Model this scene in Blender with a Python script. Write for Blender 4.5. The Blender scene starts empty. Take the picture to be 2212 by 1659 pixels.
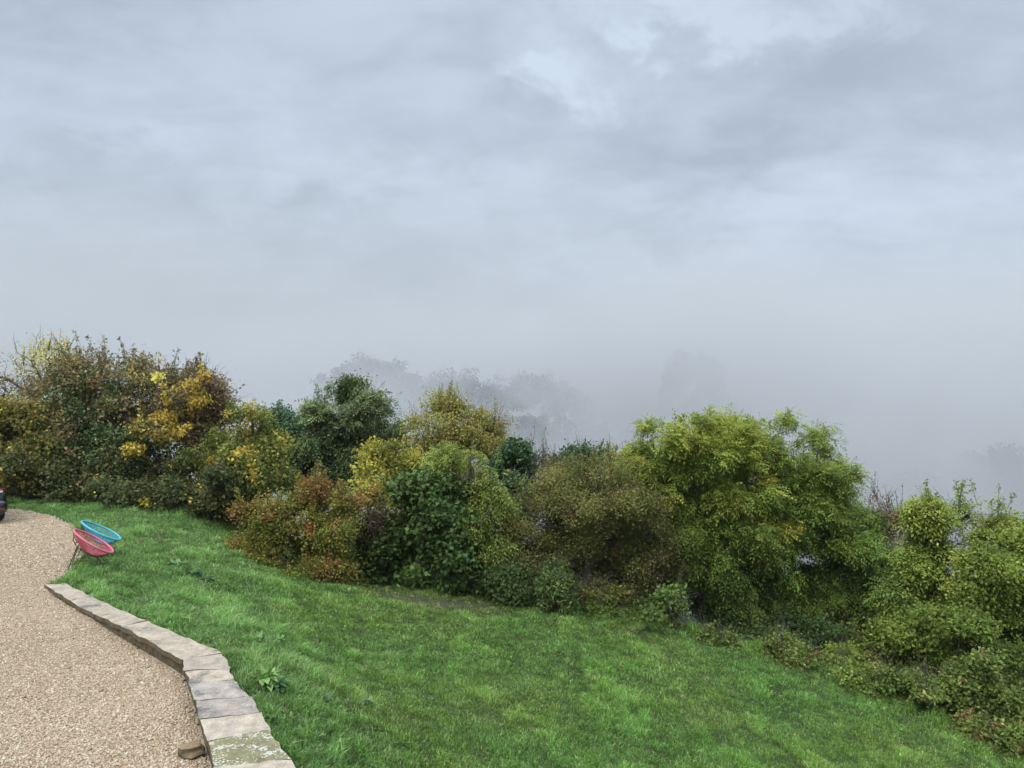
import bpy, math, random
import numpy as np
from mathutils import Vector

sc = bpy.context.scene
COL = sc.collection
R = math.radians

# ------------------------------------------------------------------ camera
F = 1671.0; CW, CH = 2212.0, 1659.0; CAMZ = 4.0; PITCH = math.atan(39.5 / F)
FWD = np.array([0, math.cos(PITCH), -math.sin(PITCH)]); UPV = np.array([0, math.sin(PITCH), math.cos(PITCH)])
CAM = np.array([0, 0, CAMZ])

def ray(px, py):
    v = FWD + np.array([1, 0, 0]) * ((px - CW / 2) / F) + UPV * ((CH / 2 - py) / F)
    return v / v[1]

def at_d(px, py, d):
    return CAM + ray(px, py) * d

def at_z(px, py, z):
    r = ray(px, py)
    return CAM + r * ((z - CAMZ) / r[2])

cam = bpy.data.cameras.new('camera'); camo = bpy.data.objects.new('camera', cam); COL.objects.link(camo)
cam.sensor_width = 36; cam.lens = 36 * F / CW; cam.clip_end = 5000; cam.clip_start = 0.1
camo.location = CAM; camo.rotation_euler = (R(90) - PITCH, 0, 0)
sc.camera = camo

# ------------------------------------------------------------------ helpers
def tag(o, label=None, cat=None, group=None, kind=None):
    if label: o['label'] = label
    if cat: o['category'] = cat
    if group: o['group'] = group
    if kind: o['kind'] = kind
    return o

def empty(name, loc, rz=0):
    o = bpy.data.objects.new(name, None); COL.objects.link(o)
    o.location = loc; o.rotation_euler = (0, 0, rz); o.empty_display_size = 0.2
    return o

def link(name, me, m, parent=None):
    o = bpy.data.objects.new(name, me); COL.objects.link(o)
    if m: me.materials.append(m)
    if parent: o.parent = parent
    return o

def mesh_np(name, verts, loops, sizes, cols=None, smooth=False):
    """verts (N,3), loops flat vertex indices, sizes per polygon, cols (N,3) per vertex"""
    me = bpy.data.meshes.new(name)
    verts = np.asarray(verts, np.float32); loops = np.asarray(loops, np.int32); sizes = np.asarray(sizes, np.int32)
    me.vertices.add(len(verts)); me.vertices.foreach_set('co', verts.ravel())
    me.loops.add(len(loops)); me.loops.foreach_set('vertex_index', loops)
    me.polygons.add(len(sizes))
    st = np.zeros(len(sizes), np.int32); st[1:] = np.cumsum(sizes)[:-1]
    me.polygons.foreach_set('loop_start', st)
    if smooth: me.polygons.foreach_set('use_smooth', np.ones(len(sizes), bool))
    me.update(calc_edges=True)
    if cols is not None:
        a = me.color_attributes.new('tint', 'FLOAT_COLOR', 'POINT')
        c = np.ones((len(verts), 4), np.float32); c[:, :3] = cols
        a.data.foreach_set('color', c.ravel())
    me.validate()
    return me

class MB:
    """collects boxes, tubes and lofts into one mesh"""
    def __init__(s): s.v = []; s.f = []
    def add(s, v, f):
        b = len(s.v); s.v += [tuple(p) for p in v]; s.f += [tuple(b + i for i in q) for q in f]
    def tube(s, pts, rad, n=6, caps=True, closed=False):
        pts = [np.asarray(p, float) for p in pts]; N = len(pts)
        if not hasattr(rad, '__len__'): rad = [rad] * N
        vs = []; up = None
        for i, p in enumerate(pts):
            if closed: t = pts[(i + 1) % N] - pts[i - 1]
            else: t = pts[min(i + 1, N - 1)] - pts[max(i - 1, 0)]
            t = t / (np.linalg.norm(t) + 1e-9)
            if up is None:
                up = np.array([0, 0, 1.0]) if abs(t[2]) < 0.9 else np.array([1.0, 0, 0])
            a = np.cross(t, up); a /= np.linalg.norm(a) + 1e-9
            b = np.cross(a, t); up = b
            for k in range(n):
                an = 2 * math.pi * k / n
                vs.append(p + rad[i] * (math.cos(an) * a + math.sin(an) * b))
        fs = []
        for i in range(N if closed else N - 1):
            j = (i + 1) % N
            for k in range(n):
                fs.append((i * n + k, i * n + (k + 1) % n, j * n + (k + 1) % n, j * n + k))
        if caps and not closed:
            fs.append(tuple(range(n))[::-1]); fs.append(tuple((N - 1) * n + k for k in range(n)))
        s.add(vs, fs)
    def loft(s, rings, caps=True):
        n = len(rings[0]); vs = [p for r in rings for p in r]; fs = []
        for i in range(len(rings) - 1):
            for k in range(n):
                fs.append((i * n + k, i * n + (k + 1) % n, (i + 1) * n + (k + 1) % n, (i + 1) * n + k))
        if caps:
            fs.append(tuple(range(n))[::-1]); fs.append(tuple((len(rings) - 1) * n + k for k in range(n)))
        s.add(vs, fs)
    def box(s, c, d):
        x, y, z = c; a, b, e = d[0] / 2, d[1] / 2, d[2] / 2
        vs = [(x + i * a, y + j * b, z + k * e) for k in (-1, 1) for j in (-1, 1) for i in (-1, 1)]
        s.add(vs, [(0, 2, 3, 1), (4, 5, 7, 6), (0, 1, 5, 4), (2, 6, 7, 3), (0, 4, 6, 2), (1, 3, 7, 5)])
    def build(s, name, m, parent=None, smooth=True, bevel=0, sub=0):
        me = bpy.data.meshes.new(name); me.from_pydata(s.v, [], s.f); me.update()
        if smooth:
            me.polygons.foreach_set('use_smooth', np.ones(len(me.polygons), bool))
        o = link(name, me, m, parent)
        if bevel:
            b = o.modifiers.new('b', 'BEVEL'); b.width = bevel; b.segments = 2; b.limit_method = 'ANGLE'
        if sub:
            b = o.modifiers.new('s', 'SUBSURF'); b.levels = sub; b.render_levels = sub
        return o

def nrm(v):
    return v / (np.linalg.norm(v, axis=-1, keepdims=True) + 1e-9)

# smooth value noise on numpy points
_NR = np.random.default_rng(11)
_NT = _NR.random((64, 64, 64)).astype(np.float32)
def vnoise(p, scale=1.0):
    p = np.asarray(p, np.float64) * scale + 1000.3
    i = np.floor(p).astype(int); f = p - i; f = f * f * (3 - 2 * f)
    out = 0
    for dx in (0, 1):
        for dy in (0, 1):
            for dz in (0, 1):
                w = (f[:, 0] if dx else 1 - f[:, 0]) * (f[:, 1] if dy else 1 - f[:, 1]) * (f[:, 2] if dz else 1 - f[:, 2])
                out = out + w * _NT[(i[:, 0] + dx) % 64, (i[:, 1] + dy) % 64, (i[:, 2] + dz) % 64]
    return out
def n2(x, y, s, o=0.0):
    x = np.atleast_1d(x); y = np.atleast_1d(y)
    return vnoise(np.stack([x + o, y - o, np.full(len(x), 0.37 + o)], 1), s)
def sstep(a, b, x):
    t = np.clip((x - a) / (b - a), 0, 1); return t * t * (3 - 2 * t)

# ------------------------------------------------------------------ materials
def newmat(name):
    m = bpy.data.materials.new(name); m.use_nodes = True
    nt = m.node_tree; nt.nodes.clear()
    out = nt.nodes.new('ShaderNodeOutputMaterial')
    return m, nt, out
def N(nt, t, **kw):
    n = nt.nodes.new(t)
    for k, v in kw.items():
        if k in n.inputs: n.inputs[k].default_value = v
        else: setattr(n, k, v)
    return n
def simple(name, col, rough=0.5, metal=0.0, spec=0.5, coat=0.0):
    m, nt, out = newmat(name)
    b = N(nt, 'ShaderNodeBsdfPrincipled')
    tc = N(nt, 'ShaderNodeTexCoord'); no = N(nt, 'ShaderNodeTexNoise'); no.inputs['Scale'].default_value = 18; no.inputs['Detail'].default_value = 4
    mx = N(nt, 'ShaderNodeMixRGB'); mx.blend_type = 'MULTIPLY'; mx.inputs[0].default_value = 0.35; mx.inputs[1].default_value = (*col, 1)
    nt.links.new(tc.outputs['Object'], no.inputs['Vector']); nt.links.new(no.outputs['Fac'], mx.inputs[2])
    nt.links.new(mx.outputs[0], b.inputs['Base Color'])
    b.inputs['Roughness'].default_value = rough; b.inputs['Metallic'].default_value = metal
    b.inputs['Specular IOR Level'].default_value = spec; b.inputs['Coat Weight'].default_value = coat
    nt.links.new(b.outputs[0], out.inputs[0])
    return m
def leafmat(name, trans=0.3, rough=0.5, spec=0.3):
    m, nt, out = newmat(name)
    at = N(nt, 'ShaderNodeAttribute'); at.attribute_name = 'tint'
    b = N(nt, 'ShaderNodeBsdfPrincipled'); b.inputs['Roughness'].default_value = rough; b.inputs['Specular IOR Level'].default_value = spec
    t = N(nt, 'ShaderNodeBsdfTranslucent'); mx = N(nt, 'ShaderNodeMixShader'); mx.inputs[0].default_value = trans
    nt.links.new(at.outputs['Color'], b.inputs['Base Color']); nt.links.new(at.outputs['Color'], t.inputs['Color'])
    nt.links.new(b.outputs[0], mx.inputs[1]); nt.links.new(t.outputs[0], mx.inputs[2]); nt.links.new(mx.outputs[0], out.inputs[0])
    return m
LEAF = leafmat('leaf', .32, .6, .14); GLOSSLEAF = leafmat('glossy_leaf', 0.2, 0.5, 0.22); GRASS = leafmat('grass_blade', 0.3, 0.38, 0.4)

def barkmat(name, c1, c2):
    m, nt, out = newmat(name)
    tc = N(nt, 'ShaderNodeTexCoord'); mp = N(nt, 'ShaderNodeMapping'); mp.inputs['Scale'].default_value = (6, 6, 1.2)
    no = N(nt, 'ShaderNodeTexNoise'); no.inputs['Scale'].default_value = 4; no.inputs['Detail'].default_value = 6
    rp = N(nt, 'ShaderNodeValToRGB'); rp.color_ramp.elements[0].color = (*c1, 1); rp.color_ramp.elements[1].color = (*c2, 1)
    rp.color_ramp.elements[0].position = .35; rp.color_ramp.elements[1].position = .7
    b = N(nt, 'ShaderNodeBsdfPrincipled'); b.inputs['Roughness'].default_value = .9
    bp = N(nt, 'ShaderNodeBump'); bp.inputs['Strength'].default_value = .6
    L = nt.links.new
    L(tc.outputs['Object'], mp.inputs[0]); L(mp.outputs[0], no.inputs['Vector']); L(no.outputs['Fac'], rp.inputs[0])
    L(rp.outputs[0], b.inputs['Base Color']); L(no.outputs['Fac'], bp.inputs['Height']); L(bp.outputs[0], b.inputs['Normal']); L(b.outputs[0], out.inputs[0])
    return m
BARK = barkmat('bark', (.05, .042, .035), (.12, .10, .085))
PALEBARK = barkmat('pale_bark', (.12, .11, .09), (.26, .25, .21))

# ------------------------------------------------------------------ terrain
EDGE = np.array([(-60, 30, -.2), (-30, 27.5, -.2), (-15, 25.8, -.3), (-12.4, 24.5, -.45), (-8.6, 23.6, -.9), (-6.4, 22.3, -1.6), (-2.2, 21.2, -2.1),
                 (1.76, 20.6, -2.4), (4.65, 19.9, -2.9), (7.3, 19.0, -3.4), (9.35, 17.6, -3.9), (10.6, 16.1, -4.3),
                 (12.5, 12, -4.6), (14, 6, -4.8), (16, -10, -5), (18, -60, -5)], float)
CP = [(-2.2, 9.0, -.55), (-3.7, 11.6, -.35), (-2.9, 13.0, -1.2), (-6.9, 16.3, -.45), (-9.8, 20.4, -.3), (-2.86, 15.6, -1.65), (0, 11.3, -1.85), (0, 16, -2.1),
      (0, 20, -2.25), (4, 13.5, -2.85), (4.3, 17, -2.85), (8, 14.5, -3.7), (2, 8, -2.2), (6, 8, -3.2), (10, 8, -4.1), (0, 5, -1.6), (0, 0, -1.5), (-4.6, 18.3, -1.35),
      (-6.6, 20.2, -1.15), (-5.5, 15.2, -.75), (-4.2, 13.2, -.72), (1, 3.5, -1.9), (-1.0, 9.2, -1.25), (-1.8, 11.5, -1.25),
      # gravel terrace
      (-2.9, 7.3, 0), (-4.3, 10.1, 0), (-8.6, 14.2, 0), (-1.7, 4.2, 0), (-6, 8, 0), (-8, 10, 0), (-10, 13, 0), (-12, 10, 0), (-9.2, 16.3, 0), (-10.8, 18.6, -.08), (-13, 20, -.15),
      (-13, 22.3, -.25), (-16, 22.5, -.25), (-20, 20, -.1), (-5, 3, 0), (-10, 3, 0), (-16, 8, 0), (-16, 15, 0), (-5, -8, 0), (-20, -8, 0), (-30, 5, 0), (-30, 18, 0), (-1.2, 0, 0), (-1, -8, 0),
      (-4.8, 9.5, -.06), (-3.6, 7.5, -.06), (-6.6, 11.1, -.05), (-8.7, 13.2, -.04), (-5.6, 10.2, -.06), (-3.2, 6.2, -.06), (-2.4, 4.2, -.05), (-6.4, 12.4, -.02), (-3.7, 8.9, -.0), (-7.9, 14.6, -.1), (-5.6, 12.3, -.1)]
CP = np.array(CP + [tuple(e) for e in EDGE[1:-1]], float)
def _tps_k(r2): return np.where(r2 > 0, r2 * np.log(r2 + 1e-12), 0) * .5
_n = len(CP)
_A = np.zeros((_n + 3, _n + 3)); _d2 = ((CP[:, None, :2] - CP[None, :, :2]) ** 2).sum(-1)
_A[:_n, :_n] = _tps_k(_d2) + np.eye(_n) * 0.15
_A[:_n, _n] = 1; _A[:_n, _n + 1:] = CP[:, :2]; _A[_n, :_n] = 1; _A[_n + 1:, :_n] = CP[:, :2].T
_w = np.linalg.solve(_A, np.concatenate([CP[:, 2], [0, 0, 0]]))
def tps(x, y):
    out = np.empty(len(x))
    for a in range(0, len(x), 40000):
        X = x[a:a + 40000]; Y = y[a:a + 40000]
        d2 = (X[:, None] - CP[None, :, 0]) ** 2 + (Y[:, None] - CP[None, :, 1]) ** 2
        out[a:a + 40000] = _tps_k(d2) @ _w[:_n] + _w[_n] + X * _w[_n + 1] + Y * _w[_n + 2]
    return out
def edge_sd(x, y):
    best = np.full(len(x), 1e9); sd = np.zeros(len(x)); ez = np.zeros(len(x)); px = np.zeros(len(x)); py = np.zeros(len(x))
    for i in range(len(EDGE) - 1):
        a, b = EDGE[i], EDGE[i + 1]; dx, dy = b[0] - a[0], b[1] - a[1]
        t = np.clip(((x - a[0]) * dx + (y - a[1]) * dy) / (dx * dx + dy * dy), 0, 1)
        qx, qy = a[0] + t * dx, a[1] + t * dy
        d = np.hypot(x - qx, y - qy); sg = np.sign((y - a[1]) * dx - (x - a[0]) * dy)
        m = d < best - 1e-9
        best[m] = d[m]; sd[m] = (d * np.where(sg == 0, 1, sg))[m]; px[m] = qx[m]; py[m] = qy[m]
    return sd, px, py
def ground_z(x, y):
    x = np.atleast_1d(np.asarray(x, float)); y = np.atleast_1d(np.asarray(y, float))
    sd, qx, qy = edge_sd(x, y)
    o = sd > 0
    z = tps(np.clip(np.where(o, qx, x), -40, 20), np.clip(np.where(o, qy, y), -20, 30))
    s = np.where(o, sd, 0)
    drop = 46 * (1 - np.exp(-s / 82.0)) + np.minimum(s, 5) * .12
    z = z - drop
    r = np.hypot(x, y)
    hill = 52 * sstep(250, 340, r + 18 * (n2(x, y, .012) - .5)) * sstep(20, 60, y)
    hill = hill * (.80 + .22 * n2(x, y, .009, 5.0)) - 6 * sstep(.25, 1.2, x / np.maximum(y, 1))
    z = z + np.where(r > 120, hill, 0)
    spur = 37 * np.exp(-((y - 172 - .15 * x) / 26) ** 2) * sstep(-58, -34, x) * sstep(44, 4, x) * (.86 + .22 * n2(x, y, .03, 2))
    z = np.where(y > 60, np.maximum(z, z + spur), z) + 37 * np.exp(-((x - 38.5) / 11) ** 2 - ((y - 158) / 22) ** 2) + 27 * np.exp(-((x - 92) / 44) ** 2 - ((y - 134) / 34) ** 2)
    z = z + .05 * (n2(x, y, .9) - .5) * sstep(-.5, -2.5, sd + 0) * (np.where(x > -2, 1, .3)) + 1.0 * (n2(x, y, .15) - .5) * sstep(3, 15, sd)
    return z

def inpoly(x, y, P):
    c = np.zeros(len(x), bool); n = len(P)
    for i in range(n):
        x1, y1 = P[i][:2]; x2, y2 = P[i - 1][:2]
        k = ((y1 > y) != (y2 > y)); xx = (x2 - x1) * (y - y1) / ((y2 - y1) if y2 != y1 else 1e-9) + x1
        c ^= k & (x < xx)
    return c

def axis(fine0, fine1, step, lo, hi, g=1.16):
    a = list(np.arange(fine0, fine1 + 1e-6, step)); s = step
    while a[-1] < hi: s *= g; a.append(min(a[-1] + s, hi))
    s = step
    while a[0] > lo: s *= g; a.insert(0, max(a[0] - s, lo))
    return np.array(a)
gx = axis(-20, 14, .22, -700, 700); gy = axis(2, 30, .22, -120, 760)
X, Y = np.meshgrid(gx, gy); nx, ny = len(gx), len(gy)
GZ = ground_z(X.ravel(), Y.ravel())
ii = (np.arange(ny - 1)[:, None] * nx + np.arange(nx - 1)[None, :]).ravel()
quads = np.stack([ii, ii + 1, ii + nx + 1, ii + nx], 1)
gm = mesh_np('ground', np.stack([X.ravel(), Y.ravel(), GZ], 1), quads.ravel(), np.full(len(quads), 4), smooth=True)

m, nt, out = newmat('soil'); L = nt.links.new
tc = N(nt, 'ShaderNodeTexCoord'); n1 = N(nt, 'ShaderNodeTexNoise'); n1.inputs['Scale'].default_value = 1.3; n1.inputs['Detail'].default_value = 8
rp = N(nt, 'ShaderNodeValToRGB'); rp.color_ramp.elements[0].position = .35; rp.color_ramp.elements[0].color = (.030, .045, .016, 1)
rp.color_ramp.elements[1].position = .7; rp.color_ramp.elements[1].color = (.075, .095, .032, 1)
b = N(nt, 'ShaderNodeBsdfPrincipled'); b.inputs['Roughness'].default_value = .95
n3 = N(nt, 'ShaderNodeTexNoise'); n3.inputs['Scale'].default_value = 25; n3.inputs['Detail'].default_value = 6
bp = N(nt, 'ShaderNodeBump'); bp.inputs['Strength'].default_value = .7; bp.inputs['Distance'].default_value = .05
L(tc.outputs['Object'], n1.inputs['Vector']); L(tc.outputs['Object'], n3.inputs['Vector']); L(n1.outputs['Fac'], rp.inputs[0]); L(rp.outputs[0], b.inputs['Base Color'])
L(n3.outputs['Fac'], bp.inputs['Height']); L(bp.outputs[0], b.inputs['Normal']); L(b.outputs[0], out.inputs[0])
SOIL = m
tag(link('ground', gm, SOIL), 'grassy hillside ground falling away into the misty valley', 'ground', kind='structure')

# ------------------------------------------------------------------ the stone edging wall (pixel joints turned into metric points)
JT = [((95, 1262), (141, 1258)), ((150, 1297), (196, 1286)), ((205, 1326), (262, 1318)), ((262, 1352), (318, 1340)), ((322, 1383), (404, 1378)),
      ((392, 1424), (480, 1409)), ((401, 1449), (499, 1441)), ((408, 1472), (504, 1467)), ((422, 1512), (541, 1503)), ((432, 1552), (562, 1536)),
      ((447, 1597), (583, 1573)), ((464, 1653), (625, 1638)), ((490, 1760), (700, 1735)), ((530, 1920), (800, 1880))]
TOPZ = [.06, .11, .15, .19, .225, .25, .25, .255, .26, .265, .27, .27, .27, .27]
JIN = [at_z(*a, z) for (a, b_), z in zip(JT, TOPZ)]; JOUT = [at_z(*b_, z) for (a, b_), z in zip(JT, TOPZ)]
def stonemat(name, base, grey, lich, amount, lamt):
    m, nt, out = newmat(name); L = nt.links.new
    tc = N(nt, 'ShaderNodeTexCoord')
    def noise(s, d=6, r=.6):
        n = N(nt, 'ShaderNodeTexNoise'); n.inputs['Scale'].default_value = s; n.inputs['Detail'].default_value = d; n.inputs['Roughness'].default_value = r
        L(tc.outputs['Object'], n.inputs['Vector']); return n
    def ramp(src, a, b_):
        r = N(nt, 'ShaderNodeMapRange'); r.inputs[1].default_value = a; r.inputs[2].default_value = b_; L(src, r.inputs[0]); return r.outputs[0]
    def mix(f, a, b_):
        x = N(nt, 'ShaderNodeMixRGB'); L(f, x.inputs[0])
        for k, c in ((1, a), (2, b_)):
            if isinstance(c, tuple): x.inputs[k].default_value = (*c, 1)
            else: L(c, x.inputs[k])
        return x.outputs[0]
    a = noise(7); c0 = mix(ramp(a.outputs['Fac'], .35, .7), base, tuple(k * .55 for k in base))
    g = noise(3.2, 8, .65); c1 = mix(ramp(g.outputs['Fac'], .62 - amount, .70 - amount * .8), c0, grey)
    v = N(nt, 'ShaderNodeTexVoronoi'); v.inputs['Scale'].default_value = 34; L(tc.outputs['Object'], v.inputs['Vector'])
    l2 = noise(9, 5); ad = N(nt, 'ShaderNodeMath'); ad.operation = 'SUBTRACT'; L(l2.outputs['Fac'], ad.inputs[0]); 
    ml = N(nt, 'ShaderNodeMath'); ml.operation = 'MULTIPLY'; ml.inputs[1].default_value = .5; L(v.outputs['Distance'], ml.inputs[0]); L(ml.outputs[0], ad.inputs[1])
    c2 = mix(ramp(ad.outputs[0], .44 - lamt, .47 - lamt), c1, lich)
    fn = noise(60, 4); c3 = N(nt, 'ShaderNodeMixRGB'); c3.blend_type = 'OVERLAY'; c3.inputs[0].default_value = .7; L(c2, c3.inputs[1]); L(fn.outputs['Fac'], c3.inputs[2])
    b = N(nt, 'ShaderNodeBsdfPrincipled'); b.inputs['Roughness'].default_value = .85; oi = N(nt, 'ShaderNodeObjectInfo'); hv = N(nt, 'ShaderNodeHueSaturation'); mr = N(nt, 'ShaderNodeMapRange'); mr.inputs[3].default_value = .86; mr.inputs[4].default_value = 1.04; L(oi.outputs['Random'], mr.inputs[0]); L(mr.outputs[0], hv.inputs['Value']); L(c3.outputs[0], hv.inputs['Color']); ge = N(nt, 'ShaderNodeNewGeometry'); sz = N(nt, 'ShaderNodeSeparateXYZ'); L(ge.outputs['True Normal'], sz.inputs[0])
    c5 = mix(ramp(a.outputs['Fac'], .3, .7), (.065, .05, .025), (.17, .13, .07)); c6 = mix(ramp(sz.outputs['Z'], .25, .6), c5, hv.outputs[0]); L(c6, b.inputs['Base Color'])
    bp = N(nt, 'ShaderNodeBump'); bp.inputs['Strength'].default_value = .5; bp.inputs['Distance'].default_value = .012; L(fn.outputs['Fac'], bp.inputs['Height']); L(bp.outputs[0], b.inputs['Normal'])
    L(b.outputs[0], out.inputs[0]); return m
tan = (.46, .37, .26); pink = (.46, .375, .27); grey = (.155, .14, .11); olive = (.25, .215, .10); white = (.47, .45, .37)
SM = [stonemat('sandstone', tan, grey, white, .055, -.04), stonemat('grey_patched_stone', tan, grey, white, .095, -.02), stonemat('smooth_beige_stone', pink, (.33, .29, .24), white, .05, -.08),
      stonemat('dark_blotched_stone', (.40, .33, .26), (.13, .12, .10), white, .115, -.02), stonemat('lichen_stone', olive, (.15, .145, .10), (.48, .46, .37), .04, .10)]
SK = [0, 1, 0, 0, 1, 2, 1, 3, 3, 2, 4, 2, 1]
SL = {0: 'pinkish end slab flush with the gravel', 3: None, 7: 'slab with a dark grey blotch', 8: 'slab with dark grey stains and a white splash', 10: 'slab mottled with olive and white lichen'}
wall = empty('stone_wall', (*((JIN[5] + JOUT[5]) / 2)[:2], 0))
tag(wall, 'low curved stone edging wall with mottled coping between gravel and lawn', 'wall')
WB = np.array(wall.location)
wr = np.random.default_rng(5)
for i in range(len(JT) - 1):
    a0, b0, a1, b1 = JIN[i], JOUT[i], JIN[i + 1], JOUT[i + 1]
    nu, nv = 7, 9
    dz = wr.normal(0, .003); tilt = wr.normal(0, .006)
    def top(u, v):
        g = .010 / max(np.linalg.norm((a1 + b1 - a0 - b0) / 2), .2)
        uu = g / 2 + u * (1 - g)
        p = (a0 * (1 - uu) + a1 * uu) * (1 - v) + (b0 * (1 - uu) + b1 * uu) * v
        return p
    V = []; th = .07
    for k in range(nu):
        for j in range(nv):
            u, v = k / (nu - 1), j / (nv - 1); p = top(u, v)
            w = vnoise(np.array([p * 1.0 + i * 7.7]), 6)[0] - .5; w2 = vnoise(np.array([p + 31]), 9)[0] - .5
            p = p + np.array([w * .065, w2 * .065, 0])
            em = min(u, 1 - u, v, 1 - v)
            p[2] += dz + tilt * (v - .5) + .016 * (vnoise(np.array([p + 9]), 5)[0] - .5) - (.007 if em == 0 else 0)
            V.append(p - WB)
    nb = len(V)
    V += [q - np.array([0, 0, th]) for q in V]
    f = []
    for k in range(nu - 1):
        for j in range(nv - 1):
            q = k * nv + j; f.append((q, q + 1, q + nv + 1, q + nv)); f.append((nb + q, nb + q + nv, nb + q + nv + 1, nb + q + 1))
    per = [k * nv for k in range(nu)] + [(nu - 1) * nv + j for j in range(1, nv)] + [k * nv + nv - 1 for k in range(nu - 2, -1, -1)] + [j for j in range(nv - 2, 0, -1)]
    for q in range(len(per)):
        s, t = per[q], per[(q + 1) % len(per)]; f.append((s, nb + s, nb + t, t))
    mb = MB(); mb.add(V, f)
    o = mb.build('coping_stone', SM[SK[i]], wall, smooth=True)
    if SL.get(i): o['label'] = SL[i]
    es = o.modifiers.new('e', 'EDGE_SPLIT'); es.split_angle = R(50)
# rubble body under the coping
mb = MB(); rings = []
for i in range(len(JT)):
    c = (JIN[i] + JOUT[i]) / 2
    for_in = JIN[i] * .93 + JOUT[i] * .07; for_out = JIN[i] * .07 + JOUT[i] * .93
    zt = TOPZ[i] - .085
    rings.append([np.array([for_in[0], for_in[1], -.7]) - WB, np.array([for_out[0], for_out[1], -.9]) - WB, np.array([for_out[0], for_out[1], zt]) - WB, np.array([for_in[0], for_in[1], zt]) - WB])
mb.loft(rings)
m, nt, out = newmat('rubble_wall'); L = nt.links.new
tc = N(nt, 'ShaderNodeTexCoord'); v = N(nt, 'ShaderNodeTexVoronoi'); v.inputs['Scale'].default_value = 7; n1 = N(nt, 'ShaderNodeTexNoise'); n1.inputs['Scale'].default_value = 14; n1.inputs['Detail'].default_value = 6
rp = N(nt, 'ShaderNodeValToRGB'); rp.color_ramp.elements[0].color = (.045, .034, .016, 1); rp.color_ramp.elements[1].color = (.15, .115, .06, 1); rp.color_ramp.elements[0].position = .3; rp.color_ramp.elements[1].position = .75
b = N(nt, 'ShaderNodeBsdfPrincipled'); b.inputs['Roughness'].default_value = .95; bp = N(nt, 'ShaderNodeBump'); bp.inputs['Distance'].default_value = .03
L(tc.outputs['Object'], v.inputs['Vector']); L(tc.outputs['Object'], n1.inputs['Vector']); L(n1.outputs['Fac'], rp.inputs[0]); L(rp.outputs[0], b.inputs['Base Color'])
L(v.outputs['Distance'], bp.inputs['Height']); L(bp.outputs[0], b.inputs['Normal']); L(b.outputs[0], out.inputs[0])
mb.build('rubble_body', m, wall, smooth=False)
WALLP = [tuple(p[:2]) for p in JIN] + [tuple(p[:2]) for p in JOUT[::-1]]

# ------------------------------------------------------------------ gravel terrace
GE = [at_z(140, 1255, 0), at_z(158, 1240, 0), at_z(166, 1218, 0), at_z(182, 1200, 0), at_z(186, 1178, -.03), at_z(176, 1152, -.06), at_z(158, 1136, -.1), at_z(128, 1120, -.18), at_z(92, 1110, -.22), at_z(50, 1103, -.25), at_z(0, 1100, -.27), at_z(-80, 1099, -.27)]
GRAVP = [tuple((JIN[i] * .8 + JOUT[i] * .2)[:2]) for i in range(len(JT) - 1, -1, -1)] + [tuple(p[:2]) for p in GE] + [(-26, 22), (-26, -8), (-1.2, -8), (-1.2, 2)]
ax_ = np.arange(-26, 0, .13); ay_ = np.arange(-8, 24.5, .13)
X2, Y2 = np.meshgrid(ax_, ay_); nx2 = len(ax_)
x2, y2 = X2.ravel(), Y2.ravel(); z2 = ground_z(x2, y2)
near = (y2 > 4)
inside = inpoly(x2 + .0, y2, GRAVP)
z2 = np.where(y2 < 13, np.clip(z2 + .035, -.01, .035), z2 + .035) + .012 * (n2(x2, y2, 1.2) - .5)
ii = (np.arange(len(ay_) - 1)[:, None] * nx2 + np.arange(nx2 - 1)[None, :]).ravel()
q = np.stack([ii, ii + 1, ii + nx2 + 1, ii + nx2], 1); q = q[inside[q].sum(1) >= 3]
used = np.unique(q); remap = np.full(len(x2), -1); remap[used] = np.arange(len(used))
gvm = mesh_np('gravel', np.stack([x2, y2, z2], 1)[used], remap[q].ravel(), np.full(len(q), 4), smooth=True)
m, nt, out = newmat('gravel'); L = nt.links.new
tc = N(nt, 'ShaderNodeTexCoord'); v = N(nt, 'ShaderNodeTexVoronoi'); v.inputs['Scale'].default_value = 42
v2 = N(nt, 'ShaderNodeTexNoise'); v2.inputs['Scale'].default_value = .8; v2.inputs['Detail'].default_value = 6
sp = N(nt, 'ShaderNodeSeparateColor'); rp = N(nt, 'ShaderNodeValToRGB'); rp.color_ramp.elements[0].color = (.30, .215, .13, 1); rp.color_ramp.elements[1].color = (.55, .44, .31, 1)
e = rp.color_ramp.elements.new(.5); e.color = (.43, .325, .215, 1)
mx = N(nt, 'ShaderNodeMixRGB'); mx.blend_type = 'MULTIPLY'; mx.inputs[0].default_value = .45
rp2 = N(nt, 'ShaderNodeValToRGB'); rp2.color_ramp.elements[0].position = .35; rp2.color_ramp.elements[0].color = (.62, .60, .58, 1); rp2.color_ramp.elements[1].position = .65; rp2.color_ramp.elements[1].color = (1, 1, 1, 1)
b = N(nt, 'ShaderNodeBsdfPrincipled'); b.inputs['Roughness'].default_value = .85; bp = N(nt, 'ShaderNodeBump'); bp.inputs['Distance'].default_value = .015; bp.invert = True
L(tc.outputs['Object'], v.inputs['Vector']); L(tc.outputs['Object'], v2.inputs['Vector']); L(v.outputs['Color'], sp.inputs[0]); L(sp.outputs[0], rp.inputs[0]); L(v2.outputs['Fac'], rp2.inputs[0])
L(rp.outputs[0], mx.inputs[1]); L(rp2.outputs[0], mx.inputs[2]); L(mx.outputs[0], b.inputs['Base Color']); L(v.outputs['Distance'], bp.inputs['Height']); L(bp.outputs[0], b.inputs['Normal']); L(b.outputs[0], out.inputs[0])
tag(link('gravel_terrace', gvm, m), 'pale tan gravel terrace inside the stone edging', 'gravel', kind='structure')
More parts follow.
